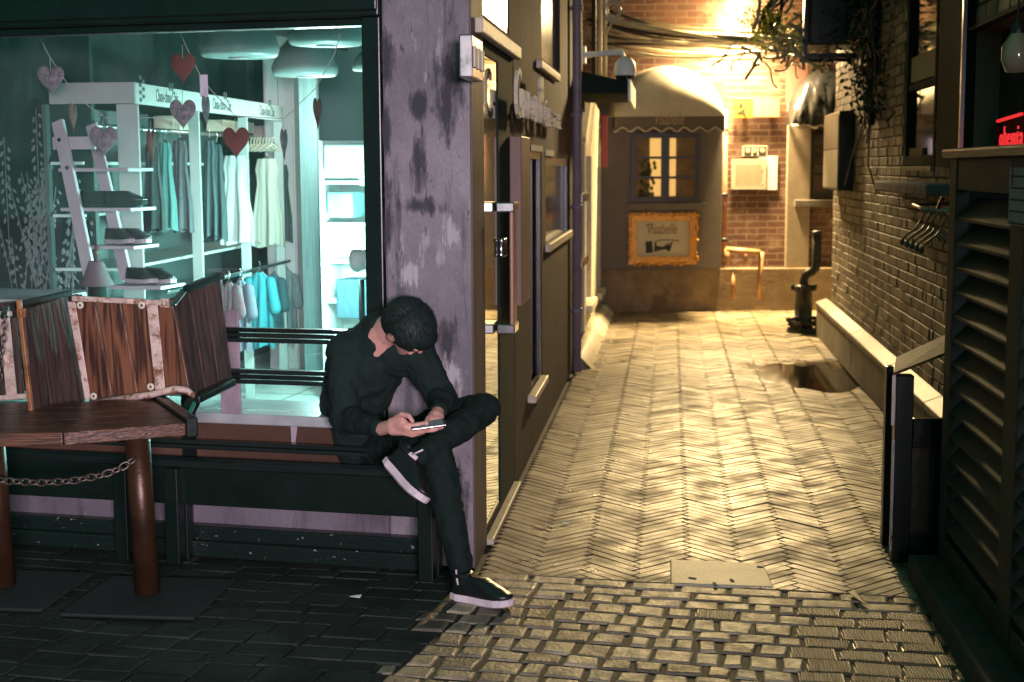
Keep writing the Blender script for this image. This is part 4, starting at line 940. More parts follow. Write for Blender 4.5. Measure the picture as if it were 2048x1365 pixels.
# hangers on a rail under the window sill
rp0, rp1 = aty(1838, 402, 7.4), aty(1892, 432, 6.5)
gm = MB(); gm.tube([RW.w(-7.5, -.012, rp0.z - .02), (rp0.x - .02, 7.45, rp0.z - .02), (rp1.x - .1, 6.4, rp0.z - .02), RW.w(-6.4, -.012, rp0.z - .02)], .008, 8)
single('hanger_rail', gm, M_['steel'], 'thin steel rail fixed to the brick wall under the violet sill', 'rail')
gm = MB(); q0, q1 = aty(1873, 425, 6.45), aty(1886, 395, 6.45); gm.bar(q0, q1, .018, .018)
single('red_clip', gm, mat('red_plastic', (.30, .03, .03), .3), 'small dark red clip above the row of metal hangers', 'clip')
for k in range(5):
    P0 = aty(1841 + k * 10.5, 432 + k * 3, 7.15 - k * .16)
    hg = thing('coat_hanger', ('bent metal hanger, leftmost of the row on the rail', 'bent metal hanger, second from the left on the rail', 'bent metal hanger in the middle of the rail', 'bent metal hanger, fourth from the left on the rail', 'bent metal hanger nearest the louvred cabinet')[k], 'hanger', P0, 'hangers on the wall rail')
    gm = MB(); e = Vector((1, -.35, 0)).normalized()
    hk = [P0 + e * (.022 * math.cos(t)) + Vector((0, 0, .02 + .022 * math.sin(t))) for t in [2.9 - i * .45 for i in range(8)]] + [P0 + Vector((.0, 0, -.03))]
    gm.tube(hk, .004, 6); link('hook', gm, M_['hangersteel'], hg)
    gm = MB(); gm.tube([P0 + Vector((0, 0, -.03)), P0 + e * -.02 + Vector((0, 0, -.06)), P0 + e * -.07 + Vector((0, 0, -.10)), P0 + e * -.085 + Vector((0, 0, -.125))], .005, 6)
    gm.tube([P0 + Vector((0, 0, -.03)), P0 + e * .03 + Vector((0, 0, -.06)), P0 + e * .08 + Vector((0, 0, -.10)), P0 + e * .1 + Vector((0, 0, -.125))], .005, 6); gm.ell(P0 + e * -.085 + Vector((0, 0, -.13)), (.013, .013, .018), seg=8, rings=6); link('arms', gm, M_['hangersteel'], hg)
# air conditioner cabinet
yA = 11.7; q0, q1 = aty(1609, 122, yA), aty(1692, 0, yA)
AC = thing('wall_cabinet', 'dark metal cabinet bracketed high on the right wall among cables', 'cabinet', (XW, yA, q0.z))
gm = MB(); gm.box(q0.x + .03, XW - .012, yA, yA + .55, q0.z + .12, q0.z + 1.3); link('casing', gm, mat('dark_blue_metal', (.012, .014, .018), .35, bump=.25, bs=9), AC, bevel=.02)
gm = MB(); gm.box(q0.x, q0.x + .03, yA + .1, yA + .13, q0.z, q0.z + 1.5); gm.box(q0.x, XW - .012, yA + .02, yA + .05, q0.z + .02, q0.z + .06); gm.box(q0.x, XW - .012, yA + .45, yA + .48, q0.z + .02, q0.z + .06); link('bracket', gm, M_['black'], AC)
gm = MB()
for k in range(7): gm.box(q0.x + .14, XW - .05, yA - .012, yA - .001, q0.z + .2 + k * .09, q0.z + .23 + k * .09)
link('vent_slats', gm, M_['black'], AC)
# vine standing in for shadow on the wall
gm = MB(); gm.tube([(XW - .05, 10.6 + .05 * math.sin(k), 1.9 + k * .18) for k in range(18)], [.03 + .03 * min(1, k / 6) for k in range(18)], 7)
VI = thing('shadow_vine', 'dark climbing vine standing in for shadow on the upper right brick wall', 'plant', (XW - .05, 10.6, 1.9)); link('stem', gm, M_['cabledark'], VI)
gm = MB(); rv = random.Random(11)
for k in range(40):
    y_, z_ = 10.6 + rv.uniform(-.6, 1.1), rv.uniform(2.0, 3.6); pts = []; dy, dz = rv.uniform(-.2, .2), rv.uniform(-.25, .1)
    for i in range(5): pts.append((XW - .03 - rv.random() * .10, y_, z_)); y_ += dy + rv.uniform(-.06, .06); z_ += dz + rv.uniform(-.06, .06)
    gm.tube(pts, .007, 5)
link('twigs', gm, M_['cabledark'], VI)
gm = MB()
for k in range(700):  # leaves added to throw dappled shadow on the nearer bricks
    z_ = 1.95 + abs(rv.gauss(0, 1)) * .75; w_ = .15 + .22 * min(1, (z_ - 1.9) / 1.0)
    c = Vector((XW - .03 - abs(rv.gauss(0, .16)) * min(1, .3 + (z_ - 1.9)), 10.5 + rv.gauss(0, w_ * 1.5), z_)); s_ = rv.uniform(.025, .05)
    a = Vector((rv.uniform(-1, 1), rv.uniform(-1, 1), rv.uniform(-1, .2))).normalized(); b = a.orthogonal().normalized(); n_ = a.cross(b)
    gm.add([c, c + a * s_ * .45 + b * s_ * .42 + n_ * s_ * .1, c + a * s_ * 1.1, c + a * s_ * .45 - b * s_ * .42 + n_ * s_ * .1], [(0, 1, 2, 3)])
link('foliage', gm, mat('shadow_vine_leaf', (.018, .026, .010), .5, isl=.5), VI)
# cables
rc = random.Random(21)
for k in range(20):
    v_ = -.06 - .2 * rc.random(); p = fp(rc.uniform(1150, 1215), rc.uniform(20, 95), v_); q = aty(rc.uniform(1585, 1625), rc.uniform(55, 108), 14.6 + rc.random())
    sag = rc.uniform(.03, .16); gm = MB()
    gm.tube([p.lerp(q, t / 14) - Vector((0, 0, sag * 4 * (t / 14) * (1 - t / 14))) for t in range(15)], rc.choice((.010, .013, .018)), 6)
    single('overhead_cable', gm, M_['cable'] if k % 4 else M_['cabledark'], 'overhead cable slung across the end of the alley below the warm wall lamp', 'cable', 'overhead cables across the alley')
gm = MB()
for k in range(70):
    c = aty(min(1650, rc.gauss(1575, 38)), rc.gauss(95, 20), rc.uniform(11.6, 14.4)); pts = [c]; d = Vector((rc.uniform(-1, 1), rc.uniform(-1, 1), rc.uniform(-.7, .7)))
    for i in range(6): d = (d + Vector((rc.uniform(-1, 1), rc.uniform(-1, 1), rc.uniform(-.8, .8))) * .7).normalized(); pts.append(pts[-1] + d * .05)
    gm.tube(pts, rc.choice((.007, .010, .014)), 5)
for (a_, b_) in (((1520, 0), (1508, 60)), ((1550, 0), (1542, 25)), ((1585, 0), (1570, 28)), ((1520, 105), (1490, 160)), ((1600, 105), (1607, 140)), ((1548, 95), (1556, 118)), ((1556, 118), (1580, 100))):
    gm.tube([aty(*a_, 11), aty((a_[0] + b_[0]) / 2 + 3, (a_[1] + b_[1]) / 2, 11), aty(*b_, 11)], .012, 6)
tag(link('cable_tangle', gm, M_['cable']), 'tangled knot of pale cables beside the dark wall cabinet', 'cables', kind='stuff')
gm = MB()
for k in range(420):
    c = aty(rc.gauss(1535, 24), rc.gauss(45, 22), rc.uniform(11.5, 12.4)); s_ = rc.uniform(.02, .045)
    a = Vector((rc.uniform(-1, 1), rc.uniform(-1, 1), rc.uniform(-1, .3))).normalized(); b = a.orthogonal().normalized()
    gm.add([c, c + a * s_ * .5 + b * s_ * .35, c + a * s_ * 1.2, c + a * s_ * .5 - b * s_ * .35], [(0, 1, 2, 3)])
IV = thing('ivy_clump', 'yellow green ivy clump hanging beside the bright wall lamp', 'plant', aty(1535, 60, 12)); link('foliage', gm, M_['leaf'], IV)
gm = MB()
for k in range(8): gm.tube([aty(1560 + k * 6, -30, 12), aty(1545 + rc.uniform(-20, 20), 20, 12), aty(1530 + rc.uniform(-25, 25), 70, 12)], .012, 5)
link('stems', gm, M_['cabledark'], IV)
# ================================================================== LOUVRED CABINET
LC = thing('louvred_cabinet', 'tall dark green louvred cabinet in the right foreground', 'cabinet', (1.04, 5.5, 0))
zk = .10; zt = LV.px(1882, 318)[1]; YF = 5.48; YN = 3.3
gm = MB(); gm.box(.93, 1.50, YN, YF + .02, 0, zk); link('concrete_base', gm, mat('dark_kerb_concrete', (.045, .042, .034), .8, var=.4, vs=6, bump=.4), LC, bevel=.012)
gm = MB(); L_ = lambda px: LV.px(px, 700)[0]
st = [(-YF, L_(1902)), (L_(2012), L_(2040)), (-3.42, -3.3)]
for a, b in st: gm.box(a, b, -.001, .05, zk + .001, zt)
for a, b in ((st[0][1], st[1][0]), (st[1][1], st[2][0])): gm.box(a, b, .002, .05, zt - .115, zt); gm.box(a, b, .002, .05, zk + .001, zk + .10)
gm.M = LV.M; gm2 = MB(LV.M)
for a, b in st: gm2.box(a, b, -.001, .05, zk + .001, zt)
for a, b in ((st[0][1], st[1][0]), (st[1][1], st[2][0])): gm2.box(a + .001, b - .001, .002, .05, zt - .115, zt); gm2.box(a + .001, b - .001, .002, .05, zk + .001, zk + .10)
link('frame', gm2, M_['louvre'], LC, bevel=.004)
gm = MB(LV.M); gm.box(-YF, -3.3, .30, .44, zk + .001, zt); gm.box(-YF, -YF + .03, .051, .299, zk + .001, zt); link('back', gm, M_['blackflat'], LC)
gm = MB(LV.M); gm.box(-YF - .03, -3.3, -.03, .45, zt + .001, zt + .035); link('top', gm, mat('cabinet_top', (.04, .05, .042), .4), LC, bevel=.01)
for a, b in ((st[0][1], st[1][0]), (st[1][1], st[2][0])):
    z = zk + .13
    while z < zt - .14:
        gm = MB(LV.M); gm.hexa([(a + .002, .004, z), (b - .002, .004, z), (b - .002, .075, z + .075), (a + .002, .075, z + .075)], [(a + .002, .004, z + .012), (b - .002, .004, z + .012), (b - .002, .075, z + .087), (a + .002, .075, z + .087)])
        link('slat', gm, M_['louvre'], LC, bevel=.003); z += .090
gm = MB(LV.M); a, z1 = LV.px(2024, 335, -.004); b, z0 = LV.px(2075, 458, -.004); gm.box(a, b, -.010, -.004, z0, z1)
nt_ = single('paper_notice', gm, mat('violet_grey_paper', (.30, .25, .30), .7, var=.15), 'grey violet notice sheet stuck on the louvred cabinet', 'notice')
gm = MB(LV.M)
for s in range(5): gm.box(a + .02, b - .02 - .02 * (s % 2), -.0115, -.0102, z1 - .03 - s * .035, z1 - .024 - s * .035)
gm.box(a + .03, a + .045, -.0115, -.0102, z0 + .12, z0 + .24)
link('writing', gm, M_['inkblack'], nt_)
# ================================================================== MENU STAND
yM = 5.72
mx = lambda px, py=900: aty(px, py, yM).x
mz = lambda py: aty(1800, py, yM).z
MS = thing('menu_stand', 'narrow black stand with sloping copper brown board beside the louvred cabinet', 'stand', (mx(1790), yM, 0))
x0, x1 = mx(1789), mx(1789) + .36
gm = MB(); gm.box(x0, x0 + .07, yM, yM + .07, 0, mz(752)); gm.box(x1 - .07, x1, yM, yM + .07, 0, mz(700)); gm.box(x0, x0 + .03, yM + .26, yM + .32, 0, mz(752)); link('post', gm, M_['black'], MS, bevel=.004)
gm = MB(); z0 = mz(838); gm.box(x0 + .071, x1 - .071, yM + .005, yM + .05, z0 - .12, z0); gm.box(x0 + .071, x1 - .071, yM + .005, yM + .05, .02, .12); gm.box(x0 + .15, x0 + .165, yM - .001, yM + .03, .121, z0 - .121); link('rails', gm, M_['black'], MS, bevel=.004)
gm = MB(); gm.box(x0 + .071, x1 - .071, yM + .02, yM + .04, .121, z0 - .121); link('brown_panel', gm, mat('dark_brown_panel', (.05, .03, .022), .4), MS)
gm = MB(); a = Vector((x0 - .015, yM - .02, mz(745))); 
q = [a, a + Vector((.06, .33, .02)), Vector((x1 + .02, yM + .33, mz(655))), Vector((x1 + .02, yM - .02, mz(662)))]
gm.slab([q[3], q[2], q[1], q[0]], .012, Vector((0, 0, 1))); link('sloping_board', gm, M_['copper'], MS, bevel=.003)
gm = MB(); gm.bar((x0 - .012, yM - .012, mz(850)), (x0 - .012, yM - .012, mz(750)), .012, .012); gm.bar((x0 - .006, yM - .006, .05), (x0 - .006, yM - .006, mz(880)), .01, .01); link('edge_trim', gm, M_['steel'], MS)
# ================================================================== SHOP INTERIOR
IN = lambda px, py, v: FAC.o + FAC.ex * FAC.px(px, py, v)[0] + FAC.ey * v + Vector((0, 0, FAC.px(px, py, v)[1]))
# flood lamp standing at the right of the window
FP = IN(722, 520, .75)
FL = thing('floodlight', 'dazzling cyan white floodlight on a stand at the right end of the shop window', 'lamp', (FP.x, FP.y, zF))
gm = MB(); gm.tube([(FP.x, FP.y, zF + .03), (FP.x, FP.y, FP.z - .09)], .014, 8); gm.lathe([(0, 0), (.13, 0), (.13, .02), (.02, .03)], (FP.x, FP.y, zF + .001), 20); link('stand', gm, M_['iron'], FL)
d = Vector((-.80, .35, -.12)).normalized(); Mx = d.to_track_quat('Z', 'Y').to_matrix()
gm = MB(); gm.lathe([(0, -.08), (.03, -.08), (.045, -.02), (.055, .03), (.05, .03), (.04, 0)], FP, 20, Mx); link('housing', gm, M_['white'], FL)
gm = MB(); gm.lathe([(0, .02), (.045, .018)], FP, 20, Mx); link('lens', gm, emis('flood_lens', (.35, 1, .92), 120), FL)
lamp('floodlight_beam', 'SPOT', FP + d * .06, 230, (.45, 1, .90), FP + d * 2 + Vector((0, 0, -.55)), .05, None, 130, .7)
lamp('floodlight_spill', 'POINT', FP + d * .09, 5, (.45, 1, .92), size=.04)
lamp('shop_fill_light', 'POINT', IN(655, 250, 3.3), 24, (.80, 1, .90), size=.2)  # added fill light without a fixture, whitens the right of the shop
SLP = IN(712, 512, 2.5)  # extra lamp put in to brighten the shelving and glow beside the frame
SL = thing('shelf_fill_lamp', 'small added cyan white lamp brightening the shelving behind it', 'lamp', SLP)
gm = MB(); gm.lathe([(0, -.03), (.028, -.03), (.034, -.01), (.030, .0)], SLP, 16); link('holder', gm, M_['white'], SL)
gm = MB(); gm.ell(SLP + Vector((0, 0, .025)), (.05, .05, .055)); link('bulb', gm, emis('cyan_bulb', (.5, 1, .95), 150), SL)
lamp('shelf_fill_light', 'POINT', SLP + Vector((-.06, -.08, .02)), 115, (.42, 1, .92), size=.05)
# patterned partition behind the window
PT = thing('patterned_partition', 'dark partition printed with pale leafy stems at the left of the shop window', 'partition', IN(0, 560, 1.0))
a, _ = fpx(-260, 300, 1.0); b, zt = fpx(176, 58, 1.0); zb = fpx(100, 578, 1.0)[1]
gm = MB(FAC.M); gm.box(a, b, 1.0, 1.03, zF + .001, 2.6); link('panel', gm, M_['darkwall'], PT)
gm = MB(FAC.M); rp_ = random.Random(4)
for k in range(46):
    x = rp_.uniform(a, b - .05); z = zb + rp_.uniform(-.1, .35); lean = rp_.uniform(-.35, .35); H2 = rp_.uniform(.2, .65)
    for i in range(int(H2 / .024)):
        zz = z + i * .024; cx = x + lean * (zz - z); sd = (1 if i % 2 else -1) * rp_.uniform(.013, .026); ro = -sd * 22 + lean + rp_.uniform(-.3, .3)
        if not a + .02 < cx + sd < b - .02: continue
        rr = (rp_.uniform(.006, .010), .0008, rp_.uniform(.011, .019)); gm.ell((cx + sd, .998, zz + rp_.uniform(-.006, .006)), rr, Matrix.Rotation(ro, 3, 'Y'), 8, 4)
    if x + lean * H2 < b - .03: gm.bar((x, .9975, z - .2), (x + lean * H2, .9975, z + H2), .004, .0015, (0, 1, 0))
link('leaf_pattern', gm, mat('pale_leaf_print', (.16, .20, .19), .6), PT)
gm = MB(FAC.M); gm.box(a, b, .45, .99, zb - .05, zb); single('display_ledge', gm, M_['greywhite'], 'low grey display ledge in front of the patterned partition', 'ledge', bevel=.004)
# shelf unit running back into the shop
pa = aty(266, 165, 6.75); dz = ray(562, 213); pb = O + dz * ((pa.z - CAMH) / dz.z)
SH = Frame((pa.x, pa.y, 0), (pb.x - pa.x, pb.y - pa.y, 0)); LSH = (Vector((pb.x, pb.y, 0)) - Vector((pa.x, pa.y, 0))).length
sp = lambda px, py, v=0: SH.px(px, py, v)
SU = thing('clothes_shelving', 'long white clothes shelving with printed header board along the shop side', 'shelving', (pa.x, pa.y, zF))
zh0 = sp(266, 207)[1]
gm = MB(SH.M); gm.box(0, LSH, -.012, .012, zh0, pa.z); hd_ = link('header_board', gm, M_['shelfwhite'], SU, bevel=.003)
gm = MB(SH.M); gm.box(-.02, .0, -.012, .42, zh0, pa.z); link('end_board', gm, M_['shelfshaded'], SU)
tm = MB(); fh = lambda u, d, z: SH.w(u, -.0125 - d, z)
for x0, x1, y0, y1 in ((308, 352, 208, 186), (422, 459, 228, 206), (516, 546, 242, 224)):
    u0, z0 = sp(x0, y0); u1, _ = sp(x1, y0); zz1 = sp(x0, y1)[1]
    text_on(tm, 'Chou-chou Chic', fh, u0, u1, (zh0 + pa.z) / 2 - .03, (zh0 + pa.z) / 2 + .035, .001, 0)
    uc = u0 + (u1 - u0) * .68
    for sx in (-1, 1):
        for sz in (0, 1): tm.poly([(uc + sx * .02 + .014 * math.cos(t * .785), (zh0 + pa.z) / 2 + .045 + sz * .022 + .012 * math.sin(t * .785)) for t in range(8)], 0, .001, lambda u, z, d: fh(u, d, z))
u0, _ = sp(270, 185); u1, _ = sp(290, 185)
for k in range(7): tm.poly([(u0 + (u1 - u0) * (.3 + .3 * (k % 2)) + .02 * math.cos(t * .785), zh0 + .02 + k * .018 + .011 * math.sin(t * .785)) for t in range(8)], 0, .001, lambda u, z, d: fh(u, d, z))
link('lettering', tm, M_['logo'], hd_)
for px0, px1, py in ((250, 281, 400), (374, 401, 400), (471, 497, 400), (556, 566, 400)):
    gm = MB(SH.M); u1 = sp(px1, py)[0]; gm.box(u1 - .02, u1, -.01, .05 if px0 > 260 else .10, zF + .001, zh0 - .001); link('upright', gm, M_['shelfwhite'] if px0 > 260 else M_['shelfshaded'], SU, bevel=.003)
gm = MB(SH.M); gm.box(0, LSH, .45, .47, zF + .001, zh0); link('back_panel', gm, mat('shelf_back', (.045, .06, .058), .7), SU)
zr = [sp(290, 323)[1], sp(290, 427)[1], sp(330, 527)[1]]
for k, z in enumerate(zr):
    gm = MB(SH.M); gm.box(.001, LSH, .27 if k < 2 else .1, .44, z - .016, z); link('shelf', gm, M_['shelfwhite'], SU, bevel=.003)
zrod = sp(330, 262, .2)[1]; zrod2 = sp(480, 545, .0)[1]
gm = MB(SH.M); gm.tube([(.0, .2, zrod), (LSH, .2, zrod)], .012, 8); link('hanging_rail', gm, M_['steel'], SU)
gm = MB(SH.M); gm.tube([(.3, -.03, zrod2), (LSH, -.03, zrod2)], .012, 8); link('hanging_rail', gm, M_['chrome'], SU)
for k, (x0, y0, x1, y1) in enumerate(((300, 232, 352, 268), (406, 240, 470, 268), (500, 252, 556, 292))):
    gm = MB(SH.M); u0, z1 = sp(x0, y0, .44); u1, z0 = sp(x1, y1, .44); gm.box(u0, u1, .30, .42, z0, z1)
    single('storage_box', gm, M_['cream'], ('pale storage box on the top shelf in the bay nearest the window', 'pale storage box on the top shelf in the middle bay', 'pale storage box on the top shelf in the far bay')[k], 'box', bevel=.004)
def garment(px0, py0, px1, py1, y, m, label, kind='dress', seed=0):
    rg = random.Random(seed); c = aty((px0 + px1) / 2, py0, y); b = aty((px0 + px1) / 2, py1, y); wd = (aty(px1, py0, y) - aty(px0, py0, y)).length; Hh = c.z - b.z
    t_ = thing('hanging_' + ('dress' if kind == 'dress' else 'shirt'), label, 'clothes', (c.x, y, c.z)); gm = MB(); NT, NA = 16, 64; vs = []; fs = []; ph = rg.random() * 6
    for i in range(NT + 1):
        t = i / NT
        if kind == 'dress': w = .30 + .10 * min(1, t / .12) if t < .12 else (.40 - .06 * math.sin(min(1, (t - .12) / .3) * 3.14) + .60 * max(0, t - .4) ** 1.3)
        else: w = .14 + .36 * min(1, t / .18) ** .7 if t < .18 else .50 - .10 * min(1, (t - .18) / .2) + .06 * t
        w = min(w, .52)
        for k in range(NA):
            th = 2 * math.pi * k / NA; pl = 1 + (.12 + .25 * t) * math.sin(8 * th + ph) + .2 * t * math.sin(15 * th + 2 * ph)
            vs.append((c.x + wd * w * math.cos(th) * (1 + .05 * t * math.sin(8 * th + ph)), y + (.022 + .03 * t) * math.sin(th) * pl + .02 * t * math.sin(5 * th + ph) , c.z - Hh * t - (.012 * math.cos(3 * th) if t > .9 else 0)))
    for i in range(NT):
        for k in range(NA): k2 = (k + 1) % NA; fs.append((i * NA + k, i * NA + k2, (i + 1) * NA + k2, (i + 1) * NA + k))
    gm.add(vs, fs, True); link('fabric', gm, m, t_)
    if kind != 'dress':
        for sx in (-1, 1):
            s2 = MB(); p0 = Vector((c.x + sx * wd * .40, y, c.z - Hh * .12)); p1 = p0 + Vector((sx * wd * .16, -.01, -Hh * .36)); s2.cone(p0, .032, p1, .038, 12); link('sleeve', s2, m, t_)
    h_ = MB(); h_.tube([(c.x - wd * .3, y, c.z - .03), (c.x, y, c.z + .015), (c.x + wd * .3, y, c.z - .03)], .006, 6); h_.tube([(c.x, y, c.z + .012)] + [(c.x, y + .016 * math.sin(q), c.z + .035 + .016 - .016 * math.cos(q)) for q in (0, .8, 1.6, 2.4, 3.1, 3.9)], .003, 5); link('hanger', h_, M_['chrome'], t_)
def gmat(n, c, **k): return mat(n, c, .85, bump=.3, bs=40, **k)
gy = lambda px: (lambda p: p.y)(SH.w(sp(px, 400, .10)[0], .10, 1))
g1 = [(285, 288, 322, 462, gmat('charcoal_cotton', (.02, .024, .024)), 'charcoal dress at the near end of the upper rail'),
      (314, 286, 346, 458, gmat('teal_satin', (.06, .16, .15)), 'narrow pale teal satin dress second on the upper rail'),
      (340, 282, 378, 462, gmat('dark_floral', (.09, .075, .085), col2=(.05, .05, .06), vs=40), 'dark floral dress beside the second shelving upright'),
      (402, 282, 434, 472, gmat('smoke_blue', (.045, .065, .07)), 'smoky blue dress just past the second shelving upright'),
      (418, 290, 448, 480, gmat('slate_cotton', (.03, .04, .045)), 'slate grey dress behind the white lace dress'),
      (436, 312, 502, 487, gmat('white_lace', (.45, .48, .46)), 'white lace dress hanging below the red heart'),
      (503, 318, 562, 492, gmat('cream_linen', (.38, .37, .31)), 'cream linen dress in the far bay of the shelving'),
      (548, 330, 580, 484, gmat('moss_grey', (.07, .085, .08)), 'mossy grey dress behind the cream linen dress')]
for i, (x0, y0, x1, y1, m, lb) in enumerate(g1): garment(x0, y0, x1, y1, gy((x0 + x1) / 2) - (.12 if 'lace' in lb or 'cream' in lb else 0), m, lb, 'dress', i)
g2 = [(440, 566, 476, 690, gmat('wine_print', (.16, .025, .04), col2=(.08, .08, .09), vs=30), 'wine red patterned shirt at the left of the lower rail'),
      (462, 560, 500, 702, gmat('plum_print', (.11, .08, .12), col2=(.07, .08, .10), vs=45), 'plum patterned shirt on the lower rail beside the wine red one'),
      (492, 545, 546, 694, gmat('turquoise_jersey', (.015, .16, .19)), 'bright turquoise shirt on the lower rail'),
      (530, 548, 566, 684, gmat('deep_teal', (.012, .05, .06)), 'deep teal shirt between the turquoise and striped shirts'),
      (552, 540, 594, 680, gmat('striped_grey', (.20, .24, .24), col2=(.05, .07, .08), vs=18, st=(9, 9, .3)), 'grey striped shirt at the right end of the lower rail')]
for i, (x0, y0, x1, y1, m, lb) in enumerate(g2): garment(x0, y0, x1, y1, gy((x0 + x1) / 2 - 40) - .05 + i * .12 - .35, m, lb, 'shirt', 20 + i)
for k in range(9):
    c = IN(496 + k * 6, 288 + (k % 2), 3.6); gm = MB(); gm.tube([c + Vector((-.05, -.05, -.05)), c, c + Vector((.05, .05, -.05))], .006, 5); gm.tube([c, c + Vector((0, 0, .03)), c + Vector((.012, 0, .045))], .004, 5)
    single('empty_hanger', gm, M_['cream'], 'pale empty hanger in a row at the far end of the upper rail', 'hanger', 'empty hangers on the upper rail')
# white wardrobe, pale wall strip and bright shelving on the right
gm = MB(FAC.M); a, zt = fpx(524, 165, 4.2); b, zb = fpx(598, 735, 4.2)
WD = thing('white_wardrobe', 'tall white wardrobe with curved door handle at the back of the shop', 'wardrobe', FAC.w(a, 4.2, zF))
gm.box(a, b, 4.22, 4.7, zF + .001, 2.6); link('carcass', gm, M_['white'], WD)
gm = MB(FAC.M); gm.box(a + .01, (a + b) / 2 - .004, 4.20, 4.219, zF + .05, 2.58); link('door', gm, M_['white'], WD, bevel=.003)
gm = MB(FAC.M); gm.box((a + b) / 2 + .004, b - .01, 4.20, 4.219, zF + .05, 2.58); link('door', gm, M_['white'], WD, bevel=.003)
h0 = fpx(548, 300, 4.2); gm = MB(FAC.M); gm.tube([(h0[0], 4.199, h0[1] + .05), (h0[0] + .02, 4.17, h0[1] + .03), (h0[0] + .02, 4.17, h0[1] - .03), (h0[0], 4.199, h0[1] - .05)], .007, 6); link('handle', gm, M_['steel'], WD)
gm = MB(FAC.M); a, _ = fpx(600, 300, 3.6); b, _ = fpx(634, 300, 3.6); gm.box(a, b, 3.6, 3.64, zF + .05, 2.6)
single('pale_curtain', gm, mat('pale_cyan_curtain', (.30, .50, .50), .8, var=.25, vs=6, st=(12, 12, .4)), 'pale cyan curtain panel between wardrobe and bright shelving', 'curtain')
BS = thing('bright_shelving', 'brightly lit white shelving beside the window frame', 'shelving', IN(690, 560, 2.9))
a, zt = fpx(637, 282, 2.9); b = rgt(2.9) - .02; zb = zF
gm = MB(FAC.M); gm.box(a, a + .03, 2.9, 3.2, zb + .001, zt); link('side_board', gm, M_['white'], BS)
for py in (282, 362, 446, 520, 600):
    z = fpx(690, py, 2.9)[1]; gm = MB(FAC.M); gm.box(a + .031, b, 2.9, 3.2, z - .022, z); link('shelf', gm, M_['white'], BS)
gm = MB(FAC.M); gm.box(a, b, 3.201, 3.22, zb + .001, zt); link('back_board', gm, M_['white'], BS)
for k, (x0, y0, x1, y1, m, lb) in enumerate(((648, 290, 742, 356, M_['white'], 'large white box on the top of the bright shelving'), (716, 320, 745, 372, M_['cream'], 'small cream box hanging over the second bright shelf'), (652, 385, 704, 436, mat('aqua_cloth', (.28, .48, .50), .8, var=.3), 'folded aqua clothes on the bright shelving'), (668, 560, 735, 640, mat('dark_denim', (.06, .12, .15), .8, var=.4, vs=20, st=(8, 8, .5)), 'dark folded denim on the lower bright shelf'))):
    u0, z1 = fpx(x0, y0, 2.85); u1, z0 = fpx(x1, y1, 2.85); gm = MB(FAC.M); gm.box(u0, min(u1, b - .01), 2.84 + .012 * k, 2.87 + .012 * k + (.0 if k < 2 else .2), z0, z1)
    single('shelf_goods' if k > 1 else 'shelf_box', gm, m, lb, 'goods', bevel=.01)
# pendant domes
for k, (px, py, w, v, lb) in enumerate(((478, 85, 155, 1.9, 'large pale dome lamp hanging at the left of three over the shop'), (652, 62, 150, 1.9, 'large pale dome lamp hanging highest beside the window frame'), (610, 128, 130, 2.6, 'pale dome lamp hanging lowest above the wardrobe'), (738, 130, 66, 2.8, 'small pale dome lamp half hidden by the right window frame'))):
    c = IN(px, py, v); Rr = w / 2 / FPX * (c - O).length
    t_ = thing('pendant_lamp', lb, 'lamp', c); gm = MB(); gm.lathe([(.02, Rr * .85), (Rr * .45, Rr * .75), (Rr * .8, Rr * .4), (Rr, -.12 * Rr), (Rr * .96, -.3 * Rr), (Rr * .90, -.36 * Rr), (0, -.38 * Rr)], c, 28); link('shade', gm, M_['dome'], t_)
    gm = MB(); gm.lathe([(0, -.40 * Rr), (Rr * .28, -.39 * Rr), (Rr * .26, -.375 * Rr)], c, 16); link('rim_disc', gm, M_['greywhite'], t_)
    gm = MB(); gm.tube([c + Vector((0, 0, Rr * .84)), Vector((c.x, c.y, 2.66))], .008, 6); link('cord', gm, M_['cabledark'], t_)
# hearts on strings
def heart(px, py, w, h, rot, m, lb, v=.42):
    c = IN(px, py, v); sc = h / FPX * (c - O).length; t_ = thing('fabric_heart', lb, 'ornament', c, 'hearts hanging in the shop window')
    gm = MB(); NP = 36; vs = []; fs = []; ca_, sa = math.cos(rot), math.sin(rot)
    out = []
    for i in range(NP):
        t = 2 * math.pi * i / NP; out.append((16 * math.sin(t) ** 3 / 33, (13 * math.cos(t) - 5 * math.cos(2 * t) - 2 * math.cos(3 * t) - math.cos(4 * t) + 2.5) / 29))
    tk = .5 if rot > .9 else 1
    prof = [(0.0, -.11), (.45, -.095), (.8, -.06), (.97, -.02), (1, 0), (.97, .02), (.8, .06), (.45, .095), (0.0, .11)]
    for s_, d_ in prof:
        for x, z in out:
            X, Y_ = x * s_ * sc * .95, d_ * sc * tk
            vs.append(c + FAC.ex * (X * ca_ - Y_ * sa) + FAC.ey * (X * sa + Y_ * ca_) + Vector((0, 0, (z * s_ + (1 - s_) * .08) * sc)))
    for j in range(len(prof) - 1):
        for i in range(NP): i2 = (i + 1) % NP; fs.append((j * NP + i, j * NP + i2, (j + 1) * NP + i2, (j + 1) * NP + i))
    gm.add(vs, fs, True); link('pad', gm, m, t_)
    gm = MB(); gm.tube([c + Vector((0, 0, sc * .33)), c + Vector((0, 0, sc * .33 + .06))], .0015, 5); link('hanging_thread', gm, M_['string'], t_)
HP, HR = M_['heartp'], M_['heartr']
